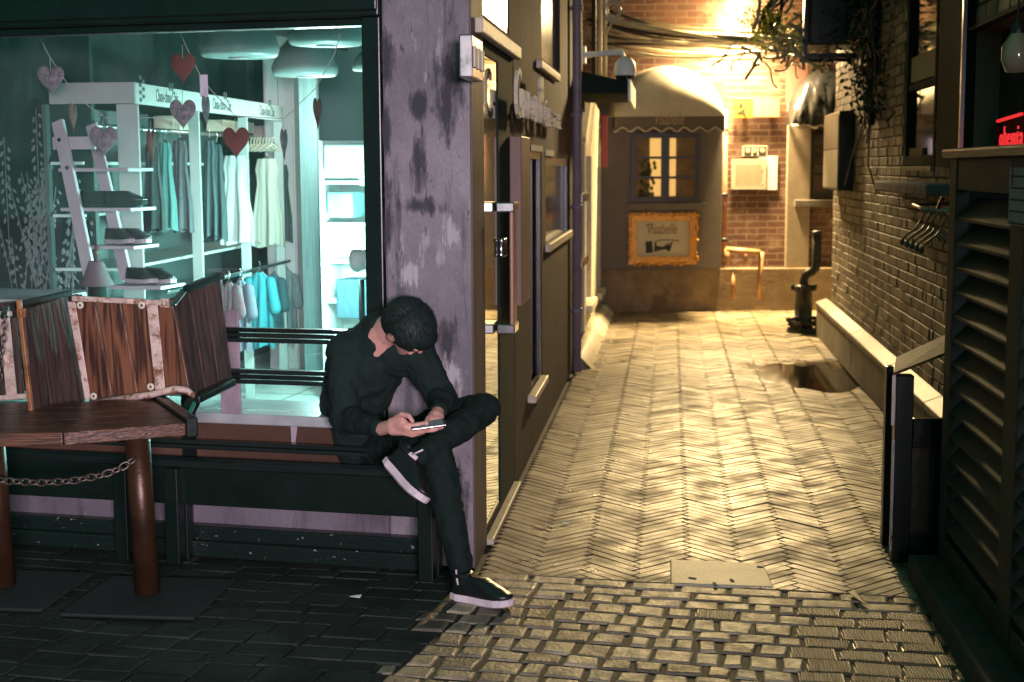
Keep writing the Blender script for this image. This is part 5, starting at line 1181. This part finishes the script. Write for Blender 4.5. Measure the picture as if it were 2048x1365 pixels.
for a_ in ((102, 162, 50, 56, .2, HP, 'patterned heart hanging highest at the left of the window'), (146, 236, 18, 54, 1.80, HR, 'dark red heart turned edge on between two patterned hearts'),
           (207, 285, 48, 60, .1, HP, 'patterned heart hanging before the ladder shelf'), (366, 138, 52, 58, 0, HR, 'dim red heart hanging above the header board'), (303, 292, 20, 64, 1.75, HR, 'dark red heart edge on beside the near shelving upright'),
           (366, 230, 52, 58, .1, HP, 'patterned lilac heart in front of the header board'), (412, 224, 20, 62, 1.75, HP, 'patterned heart edge on below the lilac tag'), (472, 287, 52, 62, 0, HR, 'bright red heart hanging above the white lace dress'),
           (568, 290, 22, 62, 1.72, HP, 'patterned heart nearly edge on beside the wardrobe'), (635, 228, 26, 62, 1.65, HR, 'red heart hanging furthest right beside the dome lamp')): heart(*a_)
gm = MB(FAC.M); u0, z1 = fpx(399, 150, .42); u1, z0 = fpx(416, 194, .42); gm.box(u0, u1, .42, .424, z0, z1); single('lilac_tag', gm, mat('lilac_card', (.50, .38, .48), .7), 'lilac card tag hanging above the edge on heart', 'tag')
for pts, lb in ((((72, 62), (98, 112), (146, 185), (180, 215), (215, 238), (300, 236), (360, 236)), 'left thread carrying three hearts across the window'), (((352, 48), (380, 110), (400, 150), (420, 178), (470, 232), (568, 238), (632, 176), (668, 110), (684, 62)), 'right thread sagging from the header board to the dome lamp')):
    gm = MB(); gm.tube([IN(*p, .43) for p in pts], .002, 5); single('heart_garland', gm, M_['string'], lb, 'garland')
# ladder shelf with shoes
LD = thing('ladder_shelf', 'leaning pale ladder shelf displaying shoes in the window', 'shelf', IN(180, 560, .7))
def stringer(p0, p1, v0, v1, w):
    a, b = IN(*p0, v0), IN(*p1, v1); gm = MB(); gm.bar(a, b, w, .022, (FAC.ey)); return gm
gm = stringer((116, 243), (188, 590), .62, .40, .06); st_ = link('rail', gm, M_['greywhite'], LD, bevel=.003)
gm = MB()
for px, py in ((118, 280), (134, 336), (153, 416), (171, 492)): c = IN(px, py, .50 + .1 * (560 - py) / 320 - .028); gm.ell(c, (.009, .006, .009), seg=10, rings=6)
link('bolt_holes', gm, M_['blackflat'], st_)
gm = stringer((184, 250), (254, 560), .86, .66, .06); link('rail', gm, M_['greywhite'], LD, bevel=.003)
boards = []
for x0, x1, y, v in ((105, 190, 300, .60), (116, 256, 337, .56), (120, 262, 416, .53), (180, 268, 492, .50), (215, 322, 572, .46)):
    u0, z = fpx(x0, y, v); u1, _ = fpx(x1, y, v); gm = MB(FAC.M)
    if y == 300: gm.box(u0, u1, v, v + .015, z - .0, z + .06)
    else: gm.box(u0, u1, v, v + .24, z - .016, z)
    link('board', gm, M_['greywhite'], LD, bevel=.003); boards.append((u0, u1, v, z))
def shoe_parts(root, M, m_up, m_sole, m_bot, sc=1.0, laces=True):
    out = [(-.135, 0), (-.13, .022), (-.11, .034), (-.06, .034), (0, .034), (.05, .043), (.09, .046), (.12, .036), (.14, .016), (.145, -.004), (.138, -.026), (.115, -.042), (.08, -.046), (.03, -.038), (-.04, -.032), (-.10, -.034), (-.128, -.022)]
    N_o = len(out)
    def ring(k, z, dx=0, toe=0): return [M @ (Vector((x * k + dx, y_ * k, z + (.012 * max(0, (x - .05) / .1) if toe else 0))) * sc) for x, y_ in out]
    def stack(rs, smooth=True):
        b = MB(); vs = sum(rs, []); fs = [(j * N_o + i, j * N_o + (i + 1) % N_o, (j + 1) * N_o + (i + 1) % N_o, (j + 1) * N_o + i) for j in range(len(rs) - 1) for i in range(N_o)]
        fs += [tuple(range(N_o))[::-1], tuple((len(rs) - 1) * N_o + i for i in range(N_o))]; b.add(vs, fs, smooth); return b
    link('sole', stack([ring(.97, .003, 0, 1), ring(1.03, .006, 0, 1), ring(1.04, .028, 0, 1), ring(1.0, .032, 0, 1)], False), m_sole, root)
    link('tread', stack([ring(.90, -.002, 0, 1), ring(.95, .0025, 0, 1)], False), m_bot, root)
    up = [ring(.99, .030, 0, 1), ring(1.0, .045, 0, 1)]
    for f, z in ((.93, .060), (.84, .072), (.74, .082), (.64, .093), (.56, .104)):
        q = []
        for x, y_ in out:
            hx = x * f - (1 - f) * .115; q.append(M @ (Vector((hx, y_ * (f ** .55), z)) * sc))
        up.append(q)
    link('upper', stack(up), m_up, root)
    if laces:
        b = MB()
        for k in range(4): x = .055 - k * .028; z = .070 + k * .0085; b.tube([M @ (Vector((x, -.02, z - .004)) * sc), M @ (Vector((x + .006, 0, z + .006)) * sc), M @ (Vector((x, .02, z - .004)) * sc)], .0032 * sc, 5)
        link('laces', b, M_['white'], root)
shm = mat('dark_shoe_leather', (.02, .02, .02), .25, var=.3, vs=30)
sb = [(1, .42, .62, 2, 0), (1, .62, .8, 2, 1), (2, .55, .7, 3, 2), (2, .8, .9, 3, 3), (3, .35, .5, 4, 4), (3, .6, .7, 4, 5)]
names = ('black shoe at the left of the upper ladder shelf', 'black shoe at the right of the upper ladder shelf', 'dark lace shoe at the left of the middle ladder shelf', 'dark lace shoe at the right of the middle ladder shelf', 'dark lace shoe at the left of the lowest ladder shelf', 'dark lace shoe at the right end of the lowest ladder shelf')
for i in range(6):
    u0, u1, v, z = boards[2 + i // 2]; u = u0 + (u1 - u0) * (.42 if i % 2 == 0 else .74)
    p = FAC.w(u, v + .11, z + .001); ang = R_(-28 if i > 1 else 10)
    Mm = Matrix.Translation(p) @ Matrix.Rotation(ang, 4, 'Z') @ Matrix.Rotation(R_(0), 4, 'Y')
    t_ = thing('display_shoe', names[i], 'shoe', p); shoe_parts(t_, Mm, shm, M_['blackflat'] if i < 2 else M_['greywhite'], M_['blackflat'], .72, i > 1)
c = IN(193, 545, .30)
DS = thing('display_stand', 'grey brown bell shaped display stand on a thin stem behind the chairs', 'stand', c)
gm = MB(); gm.lathe([(.0, .05), (.03, .05), (.035, .04), (.055, -.02), (.075, -.05), (.075, -.06), (0, -.06)], c, 20); link('bell', gm, mat('grey_brown_felt', (.10, .07, .08), .8), DS)
gm = MB(); gm.tube([c + Vector((0, 0, .05)), c + Vector((.004, 0, .12))], .009, 8); link('stem', gm, M_['brownwall'], DS)
gm = MB(); gm.tube([c + Vector((0, 0, -.0601)), Vector((c.x, c.y, zS + .001))], .04, 12); link('foot', gm, M_['blackflat'], DS)
# ================================================================== BENCH
BN = thing('slatted_bench', 'long dark slatted bench running below the shop window', 'bench', FAC.w(-1.5, -.4, 0))
zB = .43; e0, e1 = gz(912, 948, zB), gz(943, 912, zB)
ue = (e0 - FAC.o).dot(FAC.ex); vf = (e0 - FAC.o).dot(FAC.ey); vb = -.11
nS = 5
for k in range(nS):
    a = vf + (vb - vf) * k / nS + .004; b = vf + (vb - vf) * (k + 1) / nS - .004
    gm = MB(FAC.M); gm.box(-5, ue - .13 * (b - vf) * 0, a, b, zB - .03, zB); link('seat_slat', gm, M_['bench'], BN, bevel=.006)
gm = MB(FAC.M); gm.box(-5, ue - .004, vf + .01, vf + .05, zB - .185, zB - .031); link('front_apron', gm, M_['black'], BN, bevel=.005)
gm = MB(FAC.M); gm.box(-5, ue - .004, vb - .05, vb - .01, zB - .14, zB - .031); link('back_apron', gm, M_['black'], BN, bevel=.005)
for z0, n_ in ((.455, 2), (.735, 3), (.905, 3)):
    for k in range(n_):
        gm = MB(FAC.M); gm.box(-5, fpx(770, 700, vb)[0], -.085, -.050, z0 + k * .021, z0 + k * .021 + .0175); link('back_slat', gm, M_['bench'], BN, bevel=.004)
for px, m in ((240, M_['peel']), (2000, None)):
    if m is None: continue
    u = (gz(240, 1160) - FAC.o).dot(FAC.ex)
for u, m in ((-1.45, M_['peelleg']), (-1.22, M_['black']), (-3.2, M_['black']), (ue - .12, M_['black'])):
    gm = MB(FAC.M); gm.box(u - .03, u + .03, vf + .052, vf + .11, .001, zB - .031); link('front_leg', gm, m, BN, bevel=.004)
    gm = MB(FAC.M); gm.box(u - .03, u + .03, vb - .11, vb - .052, .001, zB - .031); link('rear_leg', gm, M_['black'], BN, bevel=.004)
for u in (-1.22, -3.2): gm = MB(FAC.M); gm.box(u - .03, u + .03, -.045, -.035 + .0, zB - .03, .97); link('back_post', gm, M_['black'], BN)
# small papers / litter
for k, (px, py, s_, lb) in enumerate(((575, 868, .03, 'torn pale sticker on the brown panel under the ledge'), (0, 0, 0, ''))):
    if not lb: continue
    gm = MB(FAC.M); u, z = fpx(592, 870, 0); gm.poly([(u - .018, z - .06), (u - .006, z - .058), (u + .012, z + .06), (u - .022, z + .055)], -.004, -.002, lambda a, b, d: (a, d, b)); single('torn_sticker', gm, M_['greywhite'], lb, 'sticker')
gm = MB(); q = [gz(*p) for p in ((1698, 1192), (1706, 1187), (1736, 1213), (1730, 1217))]; gm.slab([Vector((p.x, p.y, .012 + .004 * (i % 2))) for i, p in enumerate(q)], .003, Vector((0, 0, 1))); single('fallen_leaf', gm, mat('yellow_leaf', (.50, .42, .18), .6), 'pale yellow leaf lying on the ribbed paving', 'leaf')
for k, (px, py, lb) in enumerate(((1132, 1050, 'scrap of white paper on the herringbone bricks'), (712, 1198, 'tiny pale scrap on the dark pavers beside the bench'))):
    p = gz(px, py); gm = MB(); gm.slab([(p.x - .02, p.y - .008, .012), (p.x + .018, p.y - .01, .009), (p.x + .02, p.y + .01, .014), (p.x - .016, p.y + .008, .01)], .002, Vector((0, 0, 1))); single('paper_scrap', gm, M_['white'], lb, 'litter')
# ================================================================== TABLES, STACKED CHAIRS, CHAIN
def plank_panel(mb, tl, tr, br, bl, n, gap, th):      # planks run from the top edge to the bottom edge
    tl, tr, br, bl = map(Vector, (tl, tr, br, bl)); nn = (tr - tl).cross(bl - tl).normalized()
    if nn.dot(O - tl) < 0: nn = -nn
    for k in range(n):
        a, b = (k + gap) / n, (k + 1 - gap) / n
        q = [tl.lerp(tr, a), tl.lerp(tr, b), bl.lerp(br, b), bl.lerp(br, a)]
        mb.hexa([p - nn * th for p in q], q)
    return nn
gT = gz(296, 1200)
def table(px_l, px_r, py_l, py_r, pole, label, zt=.75, depth=.62):
    a, b = gz(px_l, py_l, zt), gz(px_r, py_r, zt); t_ = thing('cafe_table', label, 'table', pole)
    e = (b - a).normalized(); f = Vector((-e.y, e.x, 0)); n = 5
    for k in range(n):
        q = [a + f * (depth * (k + .02) / n), b + f * (depth * (k + .02) / n), b + f * (depth * (k + .98) / n), a + f * (depth * (k + .98) / n)]
        gm = MB(); gm.hexa([p - Vector((0, 0, .045)) for p in q], q); link('top_plank', gm, M_['tabletop'], t_, bevel=.005)
    for s_, (p, q) in enumerate(((b, b + f * depth), (a, a + f * depth))):
        if s_ != (0 if px_l > 0 else 1): continue
        gm = MB(); gm.bar(p + e * (.022 * (1 if s_ == 0 else -1)) - Vector((0, 0, .018)), q + e * (.022 * (1 if s_ == 0 else -1)) - Vector((0, 0, .018)), .04, .07); link('end_rail', gm, M_['black'], t_, bevel=.006)
    gm = MB(); gm.tube([(pole.x, pole.y, .03), (pole.x - .02, pole.y, zt - .06)], .046, 18); link('pole', gm, M_['pole'], t_)
    gm = MB(); gm.box(pole.x - .24, pole.x + .26, pole.y - .24, pole.y + .24, .004, .018); link('base_plate', gm, mat('base_iron', (.010, .014, .013), .8), t_, bevel=.006)
    gm = MB(); c = pole + f * .0; gm.box(pole.x - .2, pole.x + .16, pole.y - .03, pole.y + .03, zt - .075, zt - .046); link('top_bracket', gm, M_['iron'], t_)
    return a, b, f
tA = table(128, 372, 866, 846, gT, 'dark wood cafe table on a brown pole carrying the tipped chair beside the bench')
tB = table(-330, 124, 872, 866, gz(8, 1185), 'second cafe table cut off by the left edge of the frame')
def sqtube(mb, pts, w):
    for p, q in zip(pts, pts[1:]): mb.bar(p, q, w, w)
y1 = 5.02
A_ = lambda px, py, y: aty(px, py, y)
C1 = thing('wooden_chair', 'slatted wooden chair with cream metal straps tipped on its side on the table', 'chair', A_(260, 800, 5.1), 'chairs stacked on the tables')
gm = MB(); plank_panel(gm, A_(140, 604, 5.10), A_(345, 600, 5.02), A_(382, 788, 5.02), A_(178, 806, 5.10), 4, .022, .022); link('seat', gm, M_['plank'], C1, bevel=.004)
gm = MB(); plank_panel(gm, A_(345, 598, 5.025), A_(441, 556, 5.34), A_(466, 762, 5.34), A_(383, 788, 5.025), 3, .02, .022); link('backrest', gm, M_['plankdark'], C1, bevel=.004)
gm = MB(); sqtube(gm, [A_(146, 597, 5.06), A_(332, 606, 4.985)], .020); link('frame_tube', gm, M_['rust'], C1, bevel=.003)
gm = MB(); gm.tube([A_(182, 806, 5.07), A_(300, 790, 5.0), A_(350, 778, 4.985), A_(372, 780, 4.985), A_(388, 792, 5.0)], .013, 10); link('frame_tube', gm, M_['rust'], C1)
gm = MB(); gm.box(-.001, .001, -.001, .001, -.001, .001); gm = MB(); c = A_(331, 606, 4.97)
for dx, dz, sx, sz in ((0, .013, .016, .003), (0, -.013, .016, .003), (-.013, 0, .003, .0099), (.013, 0, .003, .0099)): gm.box(c.x + dx - sx, c.x + dx + sx, c.y - .012, c.y, c.z + dz - sz, c.z + dz + sz)
link('tube_end', gm, M_['rust'], C1)
gm = MB(); gm.slab([A_(340, 607, 4.96), A_(352, 610, 4.96), A_(376, 580, 5.1), A_(362, 577, 5.1)], .008); link('corner_plate', gm, M_['chrome'], C1, bevel=.002)
gm = MB(); gm.bar(A_(372, 579, 5.1), A_(436, 553, 5.33), .03, .028); gm.bar(A_(436, 553, 5.33), A_(444, 553, 5.36), .03, .028); gm.bar(A_(438, 556, 5.36), A_(440, 582, 5.36), .018, .02); link('back_rail', gm, M_['black'], C1, bevel=.004)
gm = MB(); gm.bar(A_(368, 838, 4.93), A_(388, 800, 4.99), .05, .035); gm.bar(A_(388, 800, 4.99), A_(462, 764, 5.3), .05, .030); link('arm_rail', gm, M_['black'], C1, bevel=.008)
gm = MB(); gm.slab([A_(371, 836, 4.89), A_(379, 838, 4.89), A_(392, 806, 4.95), A_(386, 803, 4.95)], .004); link('bright_edge', gm, M_['chrome'], C1)  # bright metal strip along the near end of the arm rail
for tl, tr, br, bl, y in (((134, 604), (150, 604), (181, 798), (170, 800), 5.07), ((292, 602), (314, 602), (330, 778), (310, 780), 4.99)):
    gm = MB(); gm.slab([A_(*bl, y), A_(*br, y), A_(*tr, y), A_(*tl, y)], .006); link('metal_strap', gm, M_['rust'], C1, bevel=.002)
for px, py, y in ((160, 611, 5.055), (283, 611, 4.99), (187, 793, 5.055), (301, 774, 4.97)):
    c = A_(px, py, y); gm = MB(); gm.lathe([(.006, -.004), (.014, -.004), (.014, .002), (.006, .003)], c, 16, Matrix.Rotation(R_(90), 3, 'X')); link('washer', gm, M_['cream'], C1)
C2 = thing('wooden_chair', 'dark slatted chair seen edge on with rusty orange frame beside the strapped chair', 'chair', A_(100, 850, 4.95), 'chairs stacked on the tables')
gm = MB(); plank_panel(gm, A_(48, 622, 4.78), A_(136, 590, 5.12), A_(172, 806, 5.12), A_(70, 850, 4.78), 3, .02, .02); link('seat', gm, M_['plankdark'], C2, bevel=.003)
gm = MB(); gm.bar(A_(38, 600, 4.76), A_(66, 852, 4.76), .018, .016); link('frame_bar', gm, M_['rustdark'], C2, bevel=.003)
gm = MB(); gm.bar(A_(32, 612, 4.8), A_(140, 586, 5.15), .02, .022); link('frame_tube', gm, M_['black'], C2, bevel=.003); gm = MB(); gm.bar(A_(82, 858, 4.8), A_(172, 806, 5.12), .016, .012); link('frame_tube', gm, M_['black'], C2, bevel=.003)
for px, py in ((45, 626), (82, 858)):
    c = A_(px, py, 4.745); gm = MB()
    for dx, dz, sx, sz in ((0, .012, .0145, .003), (0, -.012, .0145, .003), (-.012, 0, .003, .0089), (.012, 0, .003, .0089)): gm.box(c.x + dx - sx, c.x + dx + sx, c.y - .012, c.y, c.z + dz - sz, c.z + dz + sz)
    link('tube_end', gm, M_['rustdark'], C2)
C3 = thing('wooden_chair', 'dark slatted chair with grey strap cut off by the left edge of the frame', 'chair', A_(-60, 850, 5.05), 'chairs stacked on the tables')
gm = MB(); plank_panel(gm, A_(-150, 640, 5.12), A_(30, 636, 5.06), A_(46, 800, 5.06), A_(-130, 806, 5.12), 4, .03, .022); link('seat', gm, M_['plankdark'], C3, bevel=.004)
gm = MB(); gm.slab([A_(12, 790, 5.0), A_(33, 790, 5.0), A_(18, 634, 5.0), A_(-2, 634, 5.0)], .006); link('metal_strap', gm, M_['rust'], C3)
gm = MB(); gm.bar(A_(-150, 808, 5.06), A_(54, 792, 5.0), .02, .02); link('frame_tube', gm, M_['rust'], C3, bevel=.003); gm = MB(); gm.bar(A_(-150, 632, 5.06), A_(22, 628, 5.0), .02, .02); link('frame_tube', gm, M_['rust'], C3, bevel=.003)
gm = MB(); gm.slab([A_(0, 634, 4.95), A_(14, 630, 4.95), A_(17, 612, 5.05), A_(4, 614, 5.05)], .012); link('corner_plate', gm, M_['chrome'], C3)
gm = MB(); gm.bar(A_(30, 838, 4.85), A_(56, 818, 5.0), .02, .015); gm.bar(A_(48, 806, 4.97), A_(50, 836, 4.95), .03, .025); link('hinge', gm, M_['chrome'], C3)
gm = MB(); gm.slab([A_(0, 660, 5.4), A_(150, 640, 5.7), A_(165, 590, 5.7), A_(0, 608, 5.4)], .03)
single('dark_board', gm, M_['plankdark'], 'dark board standing on the tables behind the stacked chairs', 'board')
def chain(pts, lk, name, label):
    P = [Vector(p) for p in pts]; L = [0]
    for p, q in zip(P, P[1:]): L.append(L[-1] + (q - p).length)
    def at(s):
        for i in range(len(P) - 1):
            if s <= L[i + 1]: return P[i].lerp(P[i + 1], (s - L[i]) / (L[i + 1] - L[i])), (P[i + 1] - P[i]).normalized()
        return P[-1], (P[-1] - P[-2]).normalized()
    gm = MB(); n = int(L[-1] / (lk * .74)); r_ = lk * .10
    for k in range(n):
        c, d = at((k + .5) * L[-1] / n); a = Vector((0, 0, 1)) if abs(d.z) < .8 else Vector((1, 0, 0)); a = (a - d * a.dot(d)).normalized(); b = d.cross(a)
        s_ = a if k % 2 else (b * .8 + a * .45).normalized()
        ring = [c + d * (lk * .5 * (1 if abs(math.cos(t)) > .3 else .8) * math.cos(t)) + s_ * (lk * .28 * math.sin(t)) for t in [2 * math.pi * i / 12 for i in range(13)]]
        gm.tube(ring, r_, 6, False)
    return single(name, gm, M_['chain'], label, 'chain')
cp = [A_(270, 918, 4.90), A_(240, 938, 4.88), A_(200, 952, 4.86), A_(140, 963, 4.85), A_(80, 966, 4.85), A_(20, 963, 4.85), A_(-40, 955, 4.85)]
chain(cp, .042, 'barrier_chain', 'sagging iron chain strung between the two table poles')
chain([A_(9, 632, 4.93), A_(7, 680, 4.93), A_(1, 722, 4.93), A_(0, 760, 4.93)], .03, 'hanging_chain', 'short iron chain dangling from the chair at the left edge')
# ================================================================== PERSON
PJ = {}
def J_(n, px, py, y): PJ[n] = aty(px, py, y); return PJ[n]
for n, px, py, y in (('pelvis', 742, 884, 5.66), ('belly', 722, 800, 5.62), ('chest', 730, 728, 5.50), ('neck0', 766, 668, 5.40), ('head', 818, 655, 5.30),
                     ('rsh', 692, 704, 5.42), ('rel', 690, 838, 5.36), ('rwr', 762, 858, 5.14), ('lsh', 832, 706, 5.42), ('lel', 884, 796, 5.38), ('lwr', 876, 823, 5.20),
                     ('rhip', 750, 898, 5.60), ('rkn', 872, 905, 5.22), ('ran', 922, 1140, 5.10), ('lhip', 800, 884, 5.60), ('lkn', 968, 818, 5.42), ('lan', 842, 912, 5.14)): J_(n, px, py, y)
PE = thing('person', 'person in black sweatshirt and trousers bent over a phone, seated with one leg crossed', 'person', Vector((PJ['pelvis'].x, PJ['pelvis'].y, 0)))
def organic(name, mb, m, vox, smooth=6, disp=0, dscale=.06):
    o = link(name, mb, m, PE)
    r_ = o.modifiers.new('remesh', 'REMESH'); r_.mode = 'VOXEL'; r_.voxel_size = vox; r_.use_smooth_shade = True
    s_ = o.modifiers.new('smooth', 'SMOOTH'); s_.factor = .5; s_.iterations = smooth
    if disp:
        tx = bpy.data.textures.new(name, 'CLOUDS'); tx.noise_scale = dscale; tx.noise_depth = 2
        d_ = o.modifiers.new('folds', 'DISPLACE'); d_.texture = tx; d_.strength = disp; d_.mid_level = .5; d_.texture_coords = 'GLOBAL'
    return o
Fd = Vector((.52, .06, -.86)).normalized()              # way the face looks
Cr = Vector((.42, -.62, .50)); Cr = (Cr - Fd * Cr.dot(Fd)).normalized(); Sd = Fd.cross(Cr)
HM = Matrix((Sd, Fd, Cr)).transposed()
hc = PJ['head']
P_ = PJ
bd = MB()
bd.ell(hc, (.074, .094, .108), HM)
hp_ = lambda s_, f, c: hc + Sd * s_ + Fd * f + Cr * c
bd.cone(hp_(0, .03, -.05), .062, hp_(0, .07, -.105), .034)      # jaw and chin
bd.cone(hp_(0, .088, .005), .010, hp_(0, .102, -.025), .011)    # nose
bd.cone(hp_(-.018, .088, -.06), .010, hp_(.018, .088, -.06), .010)  # lips
bd.cone(hp_(-.045, .080, .03), .012, hp_(.045, .080, .03), .012)    # brow
for s_ in (-1, 1): bd.ell(hp_(s_ * .080, -.005, -.012), (.012, .022, .034), HM, 10, 8)
bd.cone(hp_(0, -.035, -.06), .060, P_['neck0'], .062); bd.cone(P_['neck0'], .068, P_['chest'], .11)
bd.cone(P_['chest'], .12, P_['belly'], .12); bd.cone(P_['belly'], .12, P_['pelvis'], .125)
for s_ in 'rl':
    bd.cone(P_['chest'], .08, P_[s_ + 'sh'], .055); bd.cone(P_[s_ + 'sh'], .050, P_[s_ + 'el'], .038); bd.cone(P_[s_ + 'el'], .038, P_[s_ + 'wr'], .027)
    bd.cone(P_['pelvis'], .11, P_[s_ + 'hip'], .085); bd.cone(P_[s_ + 'hip'], .075, P_[s_ + 'kn'], .050); bd.cone(P_[s_ + 'kn'], .048, P_[s_ + 'an'], .034)
# hands: palm and five separate bent fingers
def finger(pts, r0, r1):
    for i in range(len(pts) - 1): bd.cone(pts[i], r0 + (r1 - r0) * i / (len(pts) - 1), pts[i + 1], r0 + (r1 - r0) * (i + 1) / (len(pts) - 1), 10)
H = lambda px, py, y: aty(px, py, y)
bd.cone(P_['rwr'], .026, H(785, 852, 5.09), .026); bd.cone(H(785, 846, 5.09), .022, H(806, 845, 5.06), .018); bd.cone(H(785, 860, 5.09), .022, H(806, 863, 5.07), .017)
bd.cone(H(796, 852, 5.08), .022, H(812, 854, 5.05), .016)
finger([H(790, 838, 5.08), H(803, 829, 5.05), H(818, 832, 5.035), H(825, 843, 5.03)], .0125, .0085)          # thumb over the screen
for k, (dy, e, yy) in enumerate(((846, 846, 5.055), (854, 855, 5.05), (860, 861, 5.055), (866, 866, 5.06))):
    x1 = (838, 848, 846, 834)[k]; finger([H(808, dy + 1, yy), H(824, dy + 5, yy - .004), H(x1, e + 3, yy), H(x1 + 14, e - 1, yy + .02)], .0095, .0075)
bd.cone(P_['lwr'], .026, H(872, 834, 5.15), .026); bd.cone(H(866, 832, 5.15), .020, H(862, 842, 5.11), .018); bd.cone(H(878, 834, 5.15), .020, H(874, 843, 5.12), .018)
finger([H(862, 832, 5.13), H(855, 838, 5.09), H(853, 847, 5.06)], .012, .0085)
for k in range(4): finger([H(868 + k * 3.5, 842 + k, 5.12), H(880 + k * 1.5, 850 + k * 1.5, 5.10), H(874 - k * 2, 858 + k, 5.07), H(860 - k * 2, 860 + k, 5.07)], .009, .0072)
organic('body', bd, M_['skin'], .0042, 3)
# hair cap
hr = MB(); hr.ell(hp_(0, -.010, .020), (.090, .110, .110), HM); hr.ell(hp_(0, -.035, -.02), (.080, .084, .080), HM); hr.ell(hp_(0, .06, .05), (.06, .05, .05), HM)
hr.cone(hp_(0, -.075, -.02), .045, hp_(0, -.07, -.05), .03)
organic('hair', hr, M_['hair'], .005, 4)
st_m = MB(); rh = random.Random(9)
for k in range(2600):
    v = Vector((rh.gauss(0, 1), rh.gauss(0, 1), rh.gauss(0, 1))).normalized()
    if v.z < -.25 and v.y > -.3: continue
    p = Vector((v.x * .089, v.y * .108 - .010, v.z * .108 + .020)); p = hp_(p.x, p.y, p.z); n_ = (Sd * v.x + Fd * v.y + Cr * v.z).normalized()
    fl = (Fd * (1 if v.y > -.4 else -1) - Cr * .6 + Sd * rh.uniform(-.5, .5) + Sd * v.x * .8); fl = (fl - n_ * fl.dot(n_)).normalized(); sd_ = n_.cross(fl) * .0012
    L_ = rh.uniform(.015, .032); q = p + fl * L_ * .6 + n_ * .003; e_ = p + fl * L_ + n_ * rh.uniform(.0, .006)
    st_m.add([p - sd_, p + sd_, q + sd_ * .7, q - sd_ * .7, e_], [(0, 1, 2, 3), (3, 2, 4)])
link('hair_strands', st_m, mat('hair_strand', (.016, .026, .022), .6, spec=.3), PE)
sw = MB()
sw.cone(P_['neck0'] + Vector((-.022, .03, .012)), .084, P_['chest'], .15); sw.cone(P_['chest'], .155, P_['belly'], .150); sw.cone(P_['belly'], .150, P_['pelvis'] + Vector((-.01, 0, -.01)), .155)
sw.cone(P_['chest'] + Vector((-.04, .05, .02)), .12, P_['belly'] + Vector((-.05, .03, 0)), .13)
for s_ in 'rl':
    sw.cone(P_['chest'] + Vector((0, 0, .02)), .11, P_[s_ + 'sh'], .080)
    el = P_[s_ + 'el']; sw.cone(P_[s_ + 'sh'], .076, el, .058); sw.cone(el, .058, P_[s_ + 'el'].lerp(P_[s_ + 'wr'], .93), .038)
gm = sw; organic('sweatshirt', sw, M_['cloth'], .007, 4, .034, .075)
tr = MB()
tr.cone(P_['pelvis'], .13, P_['rhip'], .10); tr.cone(P_['pelvis'], .13, P_['lhip'], .10)
for s_ in 'rl':
    tr.cone(P_[s_ + 'hip'], .098, P_[s_ + 'kn'], .066)
tr.cone(P_['rkn'], .066, P_['rkn'].lerp(P_['ran'], .45), .062); tr.cone(P_['rkn'].lerp(P_['ran'], .45), .062, P_['ran'] + Vector((0, 0, .02)), .046)
tr.cone(P_['lkn'], .066, P_['lkn'].lerp(P_['lan'], .5), .058); tr.cone(P_['lkn'].lerp(P_['lan'], .5), .058, P_['lan'], .045)
organic('trousers', tr, M_['trouser'], .007, 4, .024, .055)
# shoes
def shoe_at(heel, toe, up, label=None):
    heel, toe, up = Vector(heel), Vector(toe), Vector(up); X = (toe - heel).normalized(); Z = (up - X * up.dot(X)).normalized(); Y_ = Z.cross(X); c = (heel + toe) / 2
    M = Matrix.Translation(c) @ Matrix((X, Y_, Z)).transposed().to_4x4(); sc = (toe - heel).length / .285
    r_ = link('shoe', MB().lathe([(0, .035), (.02, .035), (.02, .04), (0, .04)], (0, 0, 0), 8), M_['shoe'], PE)
    # root part: collar mesh
    b = MB(M); b.lathe([(.030, .09), (.040, .095), (.043, .108), (.036, .112), (.03, .10)], (-.085, 0, 0), 18)
    old = r_.data; me = bpy.data.meshes.new('shoe'); base = BASE[PE.name]; me.from_pydata([tuple(M @ (M.inverted() @ v) * 1 - base) for v in b.v], [], b.f); me.materials.append(M_['shoe']); r_.data = me
    BASE[r_.name] = base
    shoe_parts(r_, M, M_['shoe'], M_['sole'], M_['solebot'], sc)
    return r_
t0, t1 = gz(902, 1197, .0), gz(1024, 1219, .0)
shoe_at(t0, t1, (0, 0, 1))
hL, tL = aty(766, 925, 5.12), aty(842, 1012, 4.96)
shoe_at(hL, tL, (.80, -.10, .55))
gm = MB(); a, b = aty(812, 906, 5.09), aty(834, 918, 5.07); gm.tube([a, (a + b) / 2 + Vector((0, -.012, .008)), b], .010, 8); gm.tube([aty(824, 910, 5.06), aty(846, 900, 5.05)], .004, 6); link('sock', gm, M_['sole'], PE)
gm = MB(); gm.tube([aty(912, 1140, 5.03), aty(914, 1160, 5.03), aty(916, 1170, 5.03)], .004, 6); link('ankle_trim', gm, M_['sole'], PE)
# phone
PC = aty(856, 850, 5.065)
a = (aty(884, 845, 5.08) - aty(824, 853, 5.05)); X = a.normalized(); Z = Vector((-.05, -.25, 1)); Z = (Z - X * Z.dot(X)).normalized(); Y_ = Z.cross(X)
MP = Matrix.Translation(PC) @ Matrix((X, Y_, Z)).transposed().to_4x4()
PH = thing('mobile_phone', 'slim dark mobile phone held in both hands', 'phone', PC)
gm = MB(MP); gm.box(-.064, .066, -.030, .030, -.004, .004); link('casing', gm, mat('phone_black', (.02, .02, .02), .15), PH, bevel=.003)
gm = MB(MP); gm.box(-.054, .056, -.027, .027, .0042, .005); link('screen', gm, M_['phonescr'], PH)
